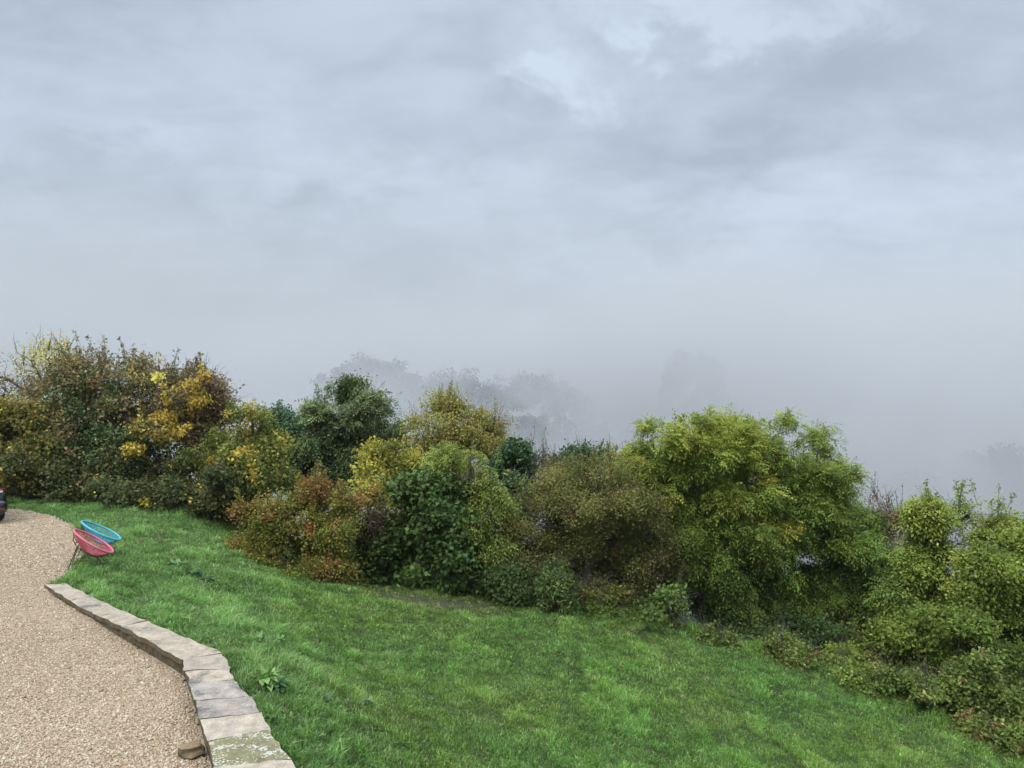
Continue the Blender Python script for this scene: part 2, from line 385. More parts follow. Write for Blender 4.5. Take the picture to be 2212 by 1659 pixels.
def grav_z(x, y):
    z = ground_z(x, y); return np.where(y < 13, np.clip(z + .035, -.01, .035), z + .035) + .012 * (n2(x, y, 1.2) - .5)

# loose stones lying on it
rg = np.random.default_rng(3)
def pebbles():
    def samp(n, y0, y1):
        y = y0 + (y1 - y0) * rg.random(n); x = -.74 * y + rg.random(n) * (.74 * y + 1); k = inpoly(x, y, GRAVP) & ~inpoly(x, y, WALLP); return x[k], y[k]
    xa, ya = samp(260000, 6.0, 14.5); xb, yb = samp(140000, 14.5, 24)
    x = np.concatenate([xa, xb]); y = np.concatenate([ya, yb]); n = len(x)
    s = .006 + .010 * rg.random(n) ** 1.6 + .008 * (rg.random(n) > .96); s *= np.where(y > 14.5, 1.3, np.interp(y, [7, 11], [1.1, .95]))
    z = grav_z(x, y) + s * .25
    base = np.array([(1, 0, 0), (-1, 0, 0), (0, 1, 0), (0, -1, 0), (0, 0, 1), (0, 0, -1)], float)
    V = base[None] * (1 + .5 * (rg.random((n, 6, 1)) - .3)) * np.stack([s * 1.25, s * .95, s * .6], 1)[:, None, :]
    V[:, 4, :2] += rg.normal(0, .3, (n, 2)) * s[:, None]; 
    an = rg.random(n) * 6.283; c, sn = np.cos(an)[:, None], np.sin(an)[:, None]
    tx = rg.normal(0, .45, n)[:, None]
    vx, vy, vz = V[..., 0], V[..., 1], V[..., 2]; vz, vx = vz + vx * tx, vx
    V = np.stack([vx * c - vy * sn, vx * sn + vy * c, vz], -1) + np.stack([x, y, z], 1)[:, None, :]
    tri = np.array([(4, 0, 2), (4, 2, 1), (4, 1, 3), (4, 3, 0), (5, 2, 0), (5, 1, 2), (5, 3, 1), (5, 0, 3)])
    loops = (np.arange(n)[:, None, None] * 6 + tri[None]).ravel()
    pal = np.array([(.56, .42, .28), (.66, .53, .38), (.48, .345, .22), (.38, .27, .17), (.74, .66, .53), (.29, .21, .14), (.56, .39, .25)])
    ci = rg.choice(len(pal), n, p=[.26, .18, .20, .11, .06, .07, .12]); cc = (pal[ci] * .8 + np.array([.54, .43, .29]) * .2) * np.array([.84, .838, .81]) * (.85 + .3 * rg.random((n, 1)))
    return mesh_np('gravel_stones', V.reshape(-1, 3), loops, np.full(n * 8, 3), np.repeat(cc, 6, 0))
PEB = leafmat('pebble', 0.0, .8, .25)
tag(link('gravel_stones', pebbles(), PEB), 'loose pale stones of the gravel surface', 'gravel', kind='stuff')

# ------------------------------------------------------------------ foliage engine
def leaf_quads(pos, d, nn, Ln, Wd, col, fold=.12):
    """diamond leaves, 4 vertices each"""
    side = nrm(np.cross(d, nn)); up = nrm(np.cross(side, d))
    n = len(pos); V = np.empty((n, 4, 3))
    mid = pos + d * (Ln * .45)[:, None] - up * (Ln * fold)[:, None] * 0
    V[:, 0] = pos; V[:, 1] = mid + side * (Wd * .5)[:, None] + up * (Wd * fold)[:, None]; V[:, 2] = pos + d * Ln[:, None] - up * (Ln * .12)[:, None]; V[:, 3] = mid - side * (Wd * .5)[:, None] + up * (Wd * fold)[:, None]
    return V.reshape(-1, 3), np.repeat(col, 4, 0)

def pick_col(pal, t):
    pal = np.asarray(pal, float); k = len(pal) - 1; t = np.clip(t, 0, .9999) * k; i = t.astype(int); f = (t - i)[:, None]
    return pal[i] * (1 - f) + pal[i + 1] * f

def rand_dirs(r, n):
    return nrm(r.normal(size=(n, 3)))

PLANTS = {}; PB = 2.0
_seed = [100]
def plant(name, label, cat, d, basepx, blobs, pal, n, L_=.08, W_=.05, clump=.3, nc=None, style='broad', accent=None, shoots=0, shoot_h=.8, trunk_r=.1, twigs=160, bark=None,
          depth=.85, hgrad=.0, hole=.25, group=None, stems=0, mat=None, droop=.25, shrub=False, zbase=None, twig_r=.009, tintnoise=.35, shoot_leaf=.5, shootblobs=None, spread=1.0, dm=2.1, rs=1.12, bough=.62, pockets=.36):
    r = np.random.default_rng(sum((i + 1) * ord(ch) for i, ch in enumerate(label))); n = int(n * dm); L_ *= 1.12; W_ *= 1.15; pal = np.array(pal) * PB
    if accent is not None: accent = (tuple(np.array(accent[0]) * PB), accent[1], accent[2])
    bx = at_d(basepx, 800, d)[0]; bz = float(ground_z(bx, d)[0]) - .05 if zbase is None else zbase
    base = np.array([bx, d, bz])
    C = []; RR = []
    for bl in blobs:
        px, py, rx, rz = bl[:4]; dd = bl[4] if len(bl) > 4 else r.normal(0, .35)
        c = at_d(px, py, d + dd); C.append(c - base); k = d / F; RR.append((rx * k * rs, max(.35, depth * (rx + rz) / 2 * k), rz * k * (1 + (rs - 1) * .7)))
    C = np.array(C); RR = np.array(RR)
    wgt = RR[:, 0] * RR[:, 2] + .02; wgt /= wgt.sum()
    if nc is None: nc = max(12, int(.95 * sum((4 * a * b_ * c_) ** .95 for a, b_, c_ in RR) / clump ** 2.2))
    nc = int(min(nc, 2200))
    bi = r.choice(len(C), nc, p=wgt)
    dirs = rand_dirs(r, nc); rad = (hole + (1 - hole) * r.random(nc) ** .55)
    rad = rad * (1 + .30 * (vnoise(dirs * 2.2 + bi[:, None] * 3.1, 1.0) - .5) * 2) * (1 + .28 * r.random(nc) ** 5)
    cc = C[bi] + dirs * RR[bi] * rad[:, None]
    # most clumps gather on boughs that stick out unevenly, with gaps between them
    nb = max(10, int(nc / 9)); bb = r.choice(len(C), nb, p=wgt); bd = nrm(r.normal(size=(nb, 3)) + np.array([0, 0, .25])); br_ = .55 + .55 * r.random(nb) ** 1.3
    bc = C[bb] + bd * RR[bb] * br_[:, None]; bs = .30 * RR[bb].mean(1) * (.6 + .7 * r.random(nb)); onb = r.random(nc) < bough; bj = r.integers(0, nb, nc)
    cb_ = bc[bj] + r.normal(size=(nc, 3)) * bs[bj][:, None] * np.array([.7, .7, .6]); cc = np.where(onb[:, None], cb_, cc); btone = r.random(nb)
    if nc > 60 and pockets:      # coherent pockets without leaves, so the crown has hollows
        keep = vnoise(cc + base, 1.5) > pockets; keep[:20] = True
        cc, dirs, bi, bj, onb = cc[keep], dirs[keep], bi[keep], bj[keep], onb[keep]; nc = len(cc)
    outw = nrm(dirs * .8 + nrm(cc - C.mean(0)) * .6)
    # clump sizes; leaves
    cs = clump * (.55 + .8 * r.random(nc))
    share = cs ** 2 * (.5 + r.random(nc)); share /= share.sum()
    sh_pts = []; sh_col = []
    # upright shoots above the crown
    shoot_lines = []
    if shoots:
        order = np.argsort(-(cc[:, 2] + r.normal(0, .25, nc)))[:max(shoots * 2, 4)]
        for k in r.choice(order, shoots):
            h = shoot_h * (.4 + .8 * r.random()); lean = r.normal(0, .16, 2)
            p0 = cc[k]; p1 = p0 + np.array([lean[0] * h, lean[1] * h, h]); shoot_lines.append((p0, p1))
    nl = r.multinomial(n, share); li = np.repeat(np.arange(nc), nl); M = len(li)
    off = r.normal(size=(M, 3)) * (cs[li][:, None] * np.array([.68, .68, .5]) * spread)
    pos = cc[li] + off
    out = outw[li]
    if style == 'pinnate':
        # compound leaves: 7 leaflets each on a drooping rachis
        K = 7; m_ = M // K; pos = pos[:m_]; out = out[:m_]; li = li[:m_]
        ax = nrm(out * .55 + r.normal(size=(m_, 3)) * .55 + np.array([0, 0, -droop]))
        up = nrm(np.array([0, 0, 1.0]) + r.normal(size=(m_, 3)) * .35); side = nrm(np.cross(ax, up))
        rl = L_ * 3.0 * (.7 + .6 * r.random(m_))
        t = np.array([.25, .25, .5, .5, .75, .75, .95]); sg = np.array([1, -1, 1, -1, 1, -1, 0])
        P = pos[:, None] + ax[:, None] * (rl[:, None] * t)[..., None] - np.array([0, 0, 1.0]) * (rl[:, None] * t ** 2 * droop)[..., None]
        D = nrm(side[:, None] * (sg * 1.0)[None, :, None] + ax[:, None] * np.where(sg == 0, 1, .55)[None, :, None] - np.array([0, 0, droop * .8]))
        P = P.reshape(-1, 3); D = D.reshape(-1, 3); U = np.repeat(up, K, 0); li = np.repeat(li, K)
        Ln = L_ * (.7 + .6 * r.random(len(P))); Wd = W_ * (.7 + .6 * r.random(len(P)))
    else:
        P = pos; D = nrm(out * .5 + r.normal(size=(M, 3)) * .8 + np.array([0, 0, -droop]))
        U = nrm(np.array([0, 0, .7]) + out * .6 + r.normal(size=(M, 3)) * .55)
        Ln = L_ * (.6 + .8 * r.random(M)); Wd = W_ * (.6 + .8 * r.random(M))
    zmin, zmax = C[:, 2].min() - RR[:, 2].max(), C[:, 2].max() + RR[:, 2].max()
    ctone = np.where(onb, .65 * btone[bj] + .35 * r.random(nc), r.random(nc))
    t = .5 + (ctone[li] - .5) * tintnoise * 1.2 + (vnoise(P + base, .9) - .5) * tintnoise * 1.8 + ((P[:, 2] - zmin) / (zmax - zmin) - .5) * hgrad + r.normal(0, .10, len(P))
    col = pick_col(pal, t)
    if accent is not None:
        ac, pr, sc_ = accent
        am = vnoise(P + base + 77, sc_) + .25 * (vnoise(P + base, 5.0) - .5); k = (am > np.quantile(am, 1 - pr)) & (r.random(len(P)) < .8); col[k] = np.array(ac) * (1 + 0 * col[k])
    col = col * np.exp(r.normal(0, .13, (len(P), 1)) + (r.normal(0, .13, nc)[li])[:, None]) * (1 + r.normal(0, .05, (len(P), 3)))
    V, Cc = leaf_quads(P, D, U, Ln, Wd, col)
    Vs = [V]; Cs = [Cc]
    for p0, p1 in shoot_lines:
        k = int(14 * shoot_leaf * (1.6 if style == 'pinnate' else 1)) * 3
        if k < 1: continue
        tt = r.random(k) ** .8; pp = p0 + (p1 - p0) * tt[:, None] + r.normal(size=(k, 3)) * (.10 * (1.15 - tt))[:, None]
        v_, c_ = leaf_quads(pp, nrm(r.normal(size=(k, 3)) + np.array([0, 0, -.1])), nrm(r.normal(size=(k, 3)) + np.array([0, 0, .8])), L_ * (.6 + .7 * r.random(k)), W_ * (.6 + .7 * r.random(k)), pick_col(pal, .5 + hgrad * .4 + r.normal(0, .2, k)) * np.exp(r.normal(0, .2, (k, 1))))
        Vs.append(v_); Cs.append(c_)
    V = np.concatenate(Vs); Cc = np.clip(np.concatenate(Cs), .004, .8); nq = len(V) // 4
    # keep leaves out of the ground
    gz = ground_z(V[::4, 0] + base[0], V[::4, 1] + base[1]) - base[2]; low = V[::4, 2] < gz + .03
    lift = np.where(low, gz + .04 + .15 * r.random(nq) - V[::4, 2], 0); V[:, 2] += np.repeat(lift, 4)
    root = empty(name, base); tag(root, label, cat, group)
    # woody parts
    mb = MB(); samples = []
    top = C[np.argmax(C[:, 2])]
    def wiggle(p0, p1, k, amp):
        ts = np.linspace(0, 1, k); pts = p0 + (p1 - p0) * ts[:, None]; w = r.normal(0, amp, (k, 3)); w[0] = 0; w[-1] *= .3
        return pts + w * np.linalg.norm(p1 - p0)
    if stems:
        for k in range(stems):
            tgt = C[k % len(C)] + r.normal(0, .2, 3); p0 = np.array([r.normal(0, .15), r.normal(0, .15), 0])
            pts = wiggle(p0, tgt, 7, .025); mb.tube(pts, list(np.linspace(trunk_r, trunk_r * .3, 7)), 5); samples += [(p, trunk_r * .4) for p in pts[2:]]
    else:
        mid = np.array([C[:, 0].mean() * .5, C[:, 1].mean() * .5, (C[:, 2].min() + C[:, 2].max()) * .45])
        pts = wiggle(np.zeros(3), mid, 7, .012); mb.tube(pts, list(np.linspace(trunk_r, trunk_r * .75, 7)), 8)
        p2 = wiggle(mid, top, 6, .03); mb.tube(p2, list(np.linspace(trunk_r * .75, trunk_r * .2, 6)), 6); samples += [(p, trunk_r * .3) for p in p2]
        allp = list(pts[2:]) + list(p2[:4])
        for c, rr in zip(C, RR):
            below = [p for p in allp if p[2] < c[2] + .1] or allp[:1]
            s = min(below, key=lambda p: np.linalg.norm(p - c) + .3 * abs(c[2] - .5 - p[2]))
            e = c + np.array([r.normal(0, .2) * rr[0], r.normal(0, .2) * rr[1], .35 * rr[2]])
            q = wiggle(s, e, 6, .04); q[1:-1, 2] += .06 * np.linalg.norm(e - s); mb.tube(q, list(np.linspace(trunk_r * .5, trunk_r * .12, 6)), 5); samples += [(p, trunk_r * .2) for p in q[1:]]
    sp = np.array([s[0] for s in samples])
    tw = r.choice(nc, min(twigs, nc), replace=False) if twigs else []
    for k in tw:
        dd = np.linalg.norm(sp - cc[k], axis=1) + np.where(sp[:, 2] > cc[k][2], .6, 0); s = sp[np.argmin(dd)]
        q = wiggle(s, cc[k] + outw[k] * cs[k] * .5, 4, .05); mb.tube(q, [twig_r * 1.5, twig_r * 1.2, twig_r, twig_r * .5], 3, caps=False)
    if style == 'bare' or twigs > nc:
        for k in range(max(0, twigs - nc)):
            j = r.integers(nc); e = cc[j] + nrm(outw[j] + np.array([0, 0, .9]) + r.normal(0, .3, 3)) * (.35 + .5 * r.random()); q = wiggle(cc[j], e, 4, .05)
            mb.tube(q, [twig_r, twig_r * .9, twig_r * .7, twig_r * .4], 3, caps=False)
    for p0, p1 in shoot_lines: mb.tube(wiggle(p0, p1, 4, .02), [twig_r * 1.1, twig_r, twig_r * .8, twig_r * .5], 3, caps=False)
    mb.build('stem' if (stems or shrub) else 'trunk', bark or BARK, root)
    me = mesh_np('crown', V, np.arange(len(V)), np.full(nq, 4), Cc)
    link('foliage' if (stems or shrub) else 'crown', me, mat or LEAF, root)
    return root

# palettes (real leaf colours)
YEL = (.42, .31, .045); PYEL = (.50, .40, .13); YG = (.24, .245, .03); LIME = (.17, .22, .03); MG = (.075, .115, .025); CG = (.065, .108, .036); BG = (.036, .066, .022)
DG = (.028, .052, .016); OL = (.115, .105, .03); BR = (.13, .085, .045); DBR = (.07, .05, .03); RB = (.20, .075, .04); ORG = (.22, .13, .045); OLY = (.19, .165, .04)
def shrub(*a, **k):
    k.setdefault('stems', 7); k.setdefault('trunk_r', .03); k.setdefault('twigs', 60); return plant(*a, **k)

# --- left clump behind the parked car
plant('autumn_tree', 'sparse bare-twigged tree with pale yellow leaves at its tips, leftmost behind the car', 'tree', 28, 85,
      [(55, 805, 70, 65), (110, 785, 70, 50), (150, 830, 50, 60), (20, 880, 60, 70), (-60, 830, 80, 70), (70, 900, 60, 60)], [DBR, BR, OLY, PYEL], 7500, .085, .05, .34, nc=190, style='bare', hgrad=1.1, shoots=26, shoot_h=.8, trunk_r=.11, twigs=620, shoot_leaf=.5, twig_r=.010, dm=.9, bough=.8)
plant('autumn_tree', 'rounded tree of withered brown leaves in the left clump of trees', 'tree', 26.2, 230,
      [(180, 815, 75, 55), (240, 830, 95, 60), (310, 850, 85, 62), (200, 890, 95, 70), (130, 850, 50, 60), (290, 930, 90, 60), (380, 880, 60, 75), (440, 890, 45, 60), (420, 960, 60, 70)], [(.06, .048, .025), (.085, .07, .034), (.125, .10, .048), (.10, .095, .03), (.17, .12, .055)], 26000, .10, .055, .33, hgrad=.5, shoots=60, shoot_h=.9, trunk_r=.13, twigs=800, dm=1.05, bough=.75, accent=((.28, .21, .05), .09, 2.4), shoot_leaf=.5)
plant('ivy_clad_tree', 'dark green ivy-clad trunk and lower crown below the brown leaves', 'tree', 25.4, 210,
      [(150, 900, 65, 75), (220, 960, 95, 90), (130, 980, 55, 70), (300, 975, 75, 80), (200, 870, 55, 60), (260, 1040, 110, 50)], [DG, DG, (.045, .065, .02), (.06, .075, .025)], 16000, .09, .07, .30, accent=((.17, .12, .05), .22, 2.0), trunk_r=.14, mat=GLOSSLEAF, tintnoise=.6)
plant('autumn_tree', 'bright yellow-leaved tree at the right of the brown one', 'tree', 24.8, 370,
      [(390, 880, 46, 50), (345, 812, 56, 26), (430, 840, 16, 36), (335, 925, 30, 44), (295, 985, 34, 56), (395, 930, 40, 26), (270, 1020, 26, 45), (330, 1030, 24, 40), (350, 860, 24, 30)], [(.16, .11, .04), (.30, .22, .05), (.36, .27, .05), (.38, .30, .07)], 4600, .10, .065, .17, nc=120, rs=1.0, bough=.8, pockets=0, trunk_r=.08, twigs=260, droop=.5, hgrad=.3, shoots=10, shoot_h=.5)
plant('autumn_tree', 'thin brown twiggy tree with few leaves between two yellow trees', 'tree', 26, 452,
      [(450, 865, 40, 60), (468, 920, 42, 70), (440, 960, 50, 80), (430, 830, 25, 40)], [DBR, BR, (.16, .11, .06)], 6500, .085, .05, .26, style='bare', trunk_r=.07, twigs=420, shoots=18, shoot_h=.7, hgrad=.3)
plant('autumn_tree', 'yellow-green small tree above the dark undergrowth beside the orange bush', 'tree', 24.3, 520,
      [(530, 950, 55, 62), (560, 1000, 45, 70), (490, 1000, 48, 80), (550, 910, 35, 40), (500, 1060, 60, 50), (580, 1060, 35, 50)], [(.055, .072, .019), (.085, .10, .024), (.115, .125, .028), (.15, .15, .034)], 16000, .10, .06, .28, trunk_r=.08, hgrad=.45, accent=((.33, .25, .045), .12, 2.2), shoots=14, shoot_h=.45)
plant('autumn_shrub', 'yellow and olive leafy shrub at the left edge above the car', 'shrub', 25.2, 60,
      [(40, 950, 75, 75), (100, 960, 50, 55), (20, 1015, 60, 50), (-50, 960, 70, 80), (80, 900, 40, 30)], [(.07, .07, .025), OL, (.14, .12, .03), (.24, .19, .04)], 15000, .11, .07, .26, stems=6, trunk_r=.03, accent=(YEL, .25, 1.2), twigs=90)
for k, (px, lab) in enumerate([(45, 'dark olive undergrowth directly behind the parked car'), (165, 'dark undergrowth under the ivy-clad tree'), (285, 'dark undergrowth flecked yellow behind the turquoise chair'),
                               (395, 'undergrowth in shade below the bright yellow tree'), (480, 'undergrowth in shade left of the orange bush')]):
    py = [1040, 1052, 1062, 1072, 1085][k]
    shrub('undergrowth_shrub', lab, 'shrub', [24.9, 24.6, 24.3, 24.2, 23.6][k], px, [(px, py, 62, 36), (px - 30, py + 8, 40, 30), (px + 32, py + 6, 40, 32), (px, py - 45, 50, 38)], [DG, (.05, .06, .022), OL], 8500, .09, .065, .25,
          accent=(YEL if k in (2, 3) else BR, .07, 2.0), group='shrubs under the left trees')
# --- middle trees
plant('green_tree', 'dark bluish-green tree behind, next to the yellow-green small tree', 'tree', 29.5, 635,
      [(640, 960, 55, 70), (620, 925, 42, 40), (660, 1020, 60, 70), (600, 990, 40, 70)], [BG, (.05, .085, .045), CG], 15000, .10, .06, .34, trunk_r=.12, shoots=12, shoot_h=.5)
plant('green_tree', 'tall soft grey-green tree with a pale top sprig, left of the middle', 'tree', 28.6, 715,
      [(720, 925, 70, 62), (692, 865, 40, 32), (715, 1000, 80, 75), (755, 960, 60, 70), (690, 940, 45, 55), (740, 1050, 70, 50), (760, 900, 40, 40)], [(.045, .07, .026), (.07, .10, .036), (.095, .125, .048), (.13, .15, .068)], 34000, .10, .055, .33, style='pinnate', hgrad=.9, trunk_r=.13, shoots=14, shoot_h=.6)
plant('green_tree', 'dense darker green tree with a leaning pointed top behind the yellow sapling', 'tree', 30.5, 790,
      [(762, 868, 26, 36), (790, 900, 40, 40), (815, 935, 45, 50), (845, 935, 30, 45), (790, 970, 60, 60), (830, 1000, 60, 60)], [(.038, .062, .022), (.06, .09, .028), (.08, .11, .034)], 20000, .10, .06, .30, trunk_r=.12, shoots=10, shoot_h=.35)
plant('olive_tree', 'open olive-yellow tree with wispy twigs standing in the middle of the row', 'tree', 27, 985,
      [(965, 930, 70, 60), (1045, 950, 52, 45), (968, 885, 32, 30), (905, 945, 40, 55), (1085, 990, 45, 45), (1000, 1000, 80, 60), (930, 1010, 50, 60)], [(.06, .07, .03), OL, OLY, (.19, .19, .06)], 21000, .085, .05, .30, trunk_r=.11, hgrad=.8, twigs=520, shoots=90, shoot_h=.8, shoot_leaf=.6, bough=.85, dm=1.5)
plant('yellow_sapling', 'bright lemon-yellow sapling just above the dark broadleaf shrub', 'tree', 23.4, 830,
      [(825, 1000, 45, 42), (860, 985, 38, 36), (805, 1045, 42, 38), (870, 1030, 42, 42), (840, 1075, 45, 30)], [(.10, .10, .025), (.20, .19, .035), (.29, .26, .045)], 4800, .11, .06, .22, trunk_r=.05, shoots=14, shoot_h=.35, twigs=160, tintnoise=.5)
plant('lime_tree', 'soft lime-green feathery tree leaning right beside the brown hawthorn', 'tree', 21.2, 1040,
      [(1000, 1025, 50, 48), (1035, 1090, 46, 60), (1062, 1150, 34, 60), (985, 1060, 40, 40), (1062, 1215, 30, 45), (1010, 985, 30, 30)], [(.09, .115, .026), (.145, .172, .036), (.19, .215, .05)], 24000, .085, .035, .28, style='pinnate', rs=1.35, trunk_r=.07, shoots=12, shoot_h=.35, hgrad=.5, droop=.4)
plant('ivy_clad_tree', 'dark ivy-clad stump between the lime-green tree and the hawthorn', 'tree', 24.2, 1105,
      [(1100, 1030, 34, 60), (1125, 1080, 38, 60), (1090, 1110, 36, 50), (1120, 985, 20, 30)], [DG, BG, BG], 9500, .09, .075, .24, trunk_r=.1, mat=GLOSSLEAF)
shrub('autumn_bush', 'rounded orange-red bush with upright shoots at the lawn edge', 'shrub', 20.4, 650,
      [(560, 1100, 42, 52), (625, 1110, 50, 55), (705, 1120, 62, 62), (590, 1175, 72, 65), (705, 1195, 80, 65), (645, 1235, 92, 42), (745, 1170, 45, 70), (610, 1240, 60, 40), (700, 1245, 60, 35)],
      [(.06, .072, .015), (.085, .10, .018), (.115, .115, .022), (.14, .115, .027), (.155, .085, .028)], 34000, .06, .042, .24, accent=((.19, .075, .03), .09, 2.6), stems=9, hgrad=.35, bough=.75, shoots=130, shoot_h=.65, twigs=200, tintnoise=.5, shoot_leaf=1.5)
shrub('broadleaf_shrub', 'dark green broad-leaved shrub with a black hollow, right of the orange bush', 'shrub', 20.9, 930,
      [(930, 1110, 80, 62), (880, 1180, 70, 62), (985, 1175, 52, 66), (845, 1235, 55, 48), (1000, 1235, 46, 45), (905, 1090, 55, 45), (960, 1080, 50, 36), (940, 1150, 60, 30)],
      [(.020, .036, .008), (.034, .058, .012), (.052, .08, .019)], 27000, .11, .09, .30, stems=8, mat=GLOSSLEAF, twigs=120, shoots=26, shoot_h=.4, hgrad=.4, bough=.7, hole=.5, rs=1.25)
shrub('autumn_shrub', 'small brown and yellow shrub squeezed between orange bush and broadleaf shrub', 'shrub', 21.2, 815,
      [(835, 1110, 38, 40), (812, 1160, 32, 50), (850, 1150, 30, 45)], [DBR, (.12, .09, .035), YEL], 4200, .08, .06, .22, tintnoise=.7)
plant('hawthorn', 'large rounded olive-brown hawthorn with fine leaves in the centre of the row', 'tree', 21.6, 1270,
      [(1195, 1065, 85, 60), (1290, 1060, 95, 62), (1165, 1150, 85, 85), (1295, 1150, 115, 85), (1395, 1170, 78, 75), (1245, 1230, 110, 58), (1380, 1240, 78, 50), (1150, 1230, 55, 50), (1240, 1110, 110, 80)],
      [(.045, .048, .016), (.075, .08, .022), (.105, .105, .028), (.14, .13, .038)], 62000, .052, .036, .27, trunk_r=.14, twigs=600, shoots=70, shoot_h=.45, hgrad=.4, shoot_leaf=.8, tintnoise=.45, accent=((.10, .07, .03), .10, 2.2))
plant('bare_tree', 'cluster of bare upright grey twigs rising behind the hawthorn', 'tree', 25, 1180,
      [(1165, 1010, 30, 30), (1195, 1020, 30, 30), (1150, 1040, 30, 30), (1215, 1030, 25, 25)], [DBR, BR, OL], 1500, .06, .04, .22, style='bare', shoots=26, shoot_h=1.1, shoot_leaf=.12, twigs=200, trunk_r=.06, bark=PALEBARK)
plant('green_tree', 'small dark green tree top peeping over the hawthorn beside the ash', 'tree', 25.6, 1285,
      [(1243, 1000, 26, 20), (1300, 992, 32, 20), (1275, 1030, 60, 35), (1320, 1030, 40, 35)], [BG, (.045, .075, .03), (.06, .10, .045)], 8000, .10, .06, .26, trunk_r=.09, shoots=12, shoot_h=.4)
plant('green_tree', 'dark green tree filling the gap between hawthorn and yellowing ash', 'tree', 25.2, 1400,
      [(1420, 1080, 55, 60), (1400, 1160, 60, 60), (1340, 1110, 60, 60), (1440, 1230, 60, 60), (1350, 1200, 60, 60)], [DG, (.045, .075, .022), (.06, .095, .028)], 14000, .09, .06, .3, trunk_r=.09)
# --- the big ash trees
plant('ash_tree', 'large yellowing ash with sky showing through its upper crown', 'tree', 23.2, 1520,
      [(1490, 955, 76, 44), (1418, 985, 58, 34), (1560, 955, 52, 46), (1440, 1060, 58, 34), (1370, 1000, 30, 34), (1590, 1020, 62, 60), (1500, 1090, 62, 34), (1600, 1085, 60, 50), (1545, 1165, 85, 70), (1520, 1245, 70, 60), (1590, 1270, 80, 70), (1480, 1010, 70, 24), (1450, 1130, 40, 34), (1560, 1330, 60, 50), (1490, 1180, 50, 50), (1560, 1100, 60, 40), (1620, 1150, 60, 60), (1430, 1010, 50, 40)],
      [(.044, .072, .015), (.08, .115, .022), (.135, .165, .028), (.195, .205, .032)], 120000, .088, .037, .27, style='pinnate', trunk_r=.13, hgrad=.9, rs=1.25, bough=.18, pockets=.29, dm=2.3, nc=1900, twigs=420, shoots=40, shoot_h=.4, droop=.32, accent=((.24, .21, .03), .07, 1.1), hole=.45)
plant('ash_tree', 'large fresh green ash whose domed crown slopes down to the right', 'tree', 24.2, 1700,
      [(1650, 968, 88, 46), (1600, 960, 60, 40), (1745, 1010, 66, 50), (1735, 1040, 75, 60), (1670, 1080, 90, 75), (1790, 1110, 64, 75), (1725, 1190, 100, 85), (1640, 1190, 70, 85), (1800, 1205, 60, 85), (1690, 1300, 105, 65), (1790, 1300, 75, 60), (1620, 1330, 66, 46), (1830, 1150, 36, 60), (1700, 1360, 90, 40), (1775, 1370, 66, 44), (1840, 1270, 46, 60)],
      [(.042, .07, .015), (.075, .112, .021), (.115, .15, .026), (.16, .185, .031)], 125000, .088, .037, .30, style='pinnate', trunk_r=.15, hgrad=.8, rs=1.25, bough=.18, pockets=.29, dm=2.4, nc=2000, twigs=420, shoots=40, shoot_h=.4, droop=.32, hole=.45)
shrub('ash_sapling', 'low yellow-green ash sapling at the foot of the green ash', 'tree', 20.2, 1855,
      [(1850, 1385, 52, 42), (1882, 1345, 42, 40), (1815, 1415, 40, 26), (1890, 1410, 40, 34)], [(.06, .085, .016), (.10, .125, .02), (.145, .15, .024)], 8000, .10, .045, .28, style='pinnate', stems=5, shoots=18, shoot_h=.35, bough=.8)
plant('bare_tree', 'thin bare brown tree against the mist between green ash and robinia', 'tree', 26, 1915,
      [(1905, 1110, 30, 50), (1930, 1160, 40, 60), (1900, 1210, 50, 60), (1950, 1120, 24, 40), (1940, 1250, 50, 60)], [DBR, BR, OL], 4200, .07, .045, .26, style='bare', twigs=420, shoots=34, shoot_h=1.0, shoot_leaf=.2, trunk_r=.08)
plant('green_tree', 'small dark green tree tucked against the right flank of the green ash', 'tree', 24.5, 1885,
      [(1880, 1150, 26, 32), (1895, 1210, 36, 60), (1880, 1280, 46, 60), (1925, 1330, 50, 55), (1900, 1380, 50, 40)], [DG, (.045, .075, .024), (.06, .10, .03)], 12000, .09, .055, .24, pockets=.2, trunk_r=.07, shoots=6, shoot_h=.3)
plant('robinia', 'slender feathery lime-green robinia with several sprigs on top, near the right edge', 'tree', 20.8, 2050,
      [(1990, 1110, 22, 34), (2022, 1098, 22, 30), (2058, 1118, 20, 26), (2102, 1112, 26, 30), (2135, 1120, 22, 24), (2020, 1190, 60, 50), (2100, 1210, 70, 55), (1985, 1270, 50, 55), (2070, 1310, 80, 65), (2130, 1160, 40, 40), (2000, 1350, 50, 40), (2120, 1370, 60, 55), (2045, 1265, 60, 55), (1965, 1335, 46, 46)],
      [(.055, .085, .018), (.085, .12, .023), (.12, .15, .027), (.155, .165, .032)], 50000, .095, .045, .26, style='pinnate', trunk_r=.06, bark=PALEBARK, rs=1.2, bough=.7, pockets=.24, hgrad=.5, twigs=320, shoots=44, shoot_h=.8, droop=.35, hole=.3)
plant('olive_tree', 'olive-green leafy tree cut by the right edge of the view', 'tree', 20, 2200,
      [(2190, 1190, 48, 50), (2180, 1280, 60, 70), (2195, 1380, 60, 70), (2260, 1220, 70, 80), (2270, 1340, 80, 90), (2160, 1440, 50, 50), (2105, 1250, 48, 60)], [(.05, .078, .016), (.085, .118, .022), (.125, .155, .027), (.16, .17, .036)], 34000, .075, .045, .27, trunk_r=.09, twigs=300, shoots=26, shoot_h=.45, hgrad=.5)
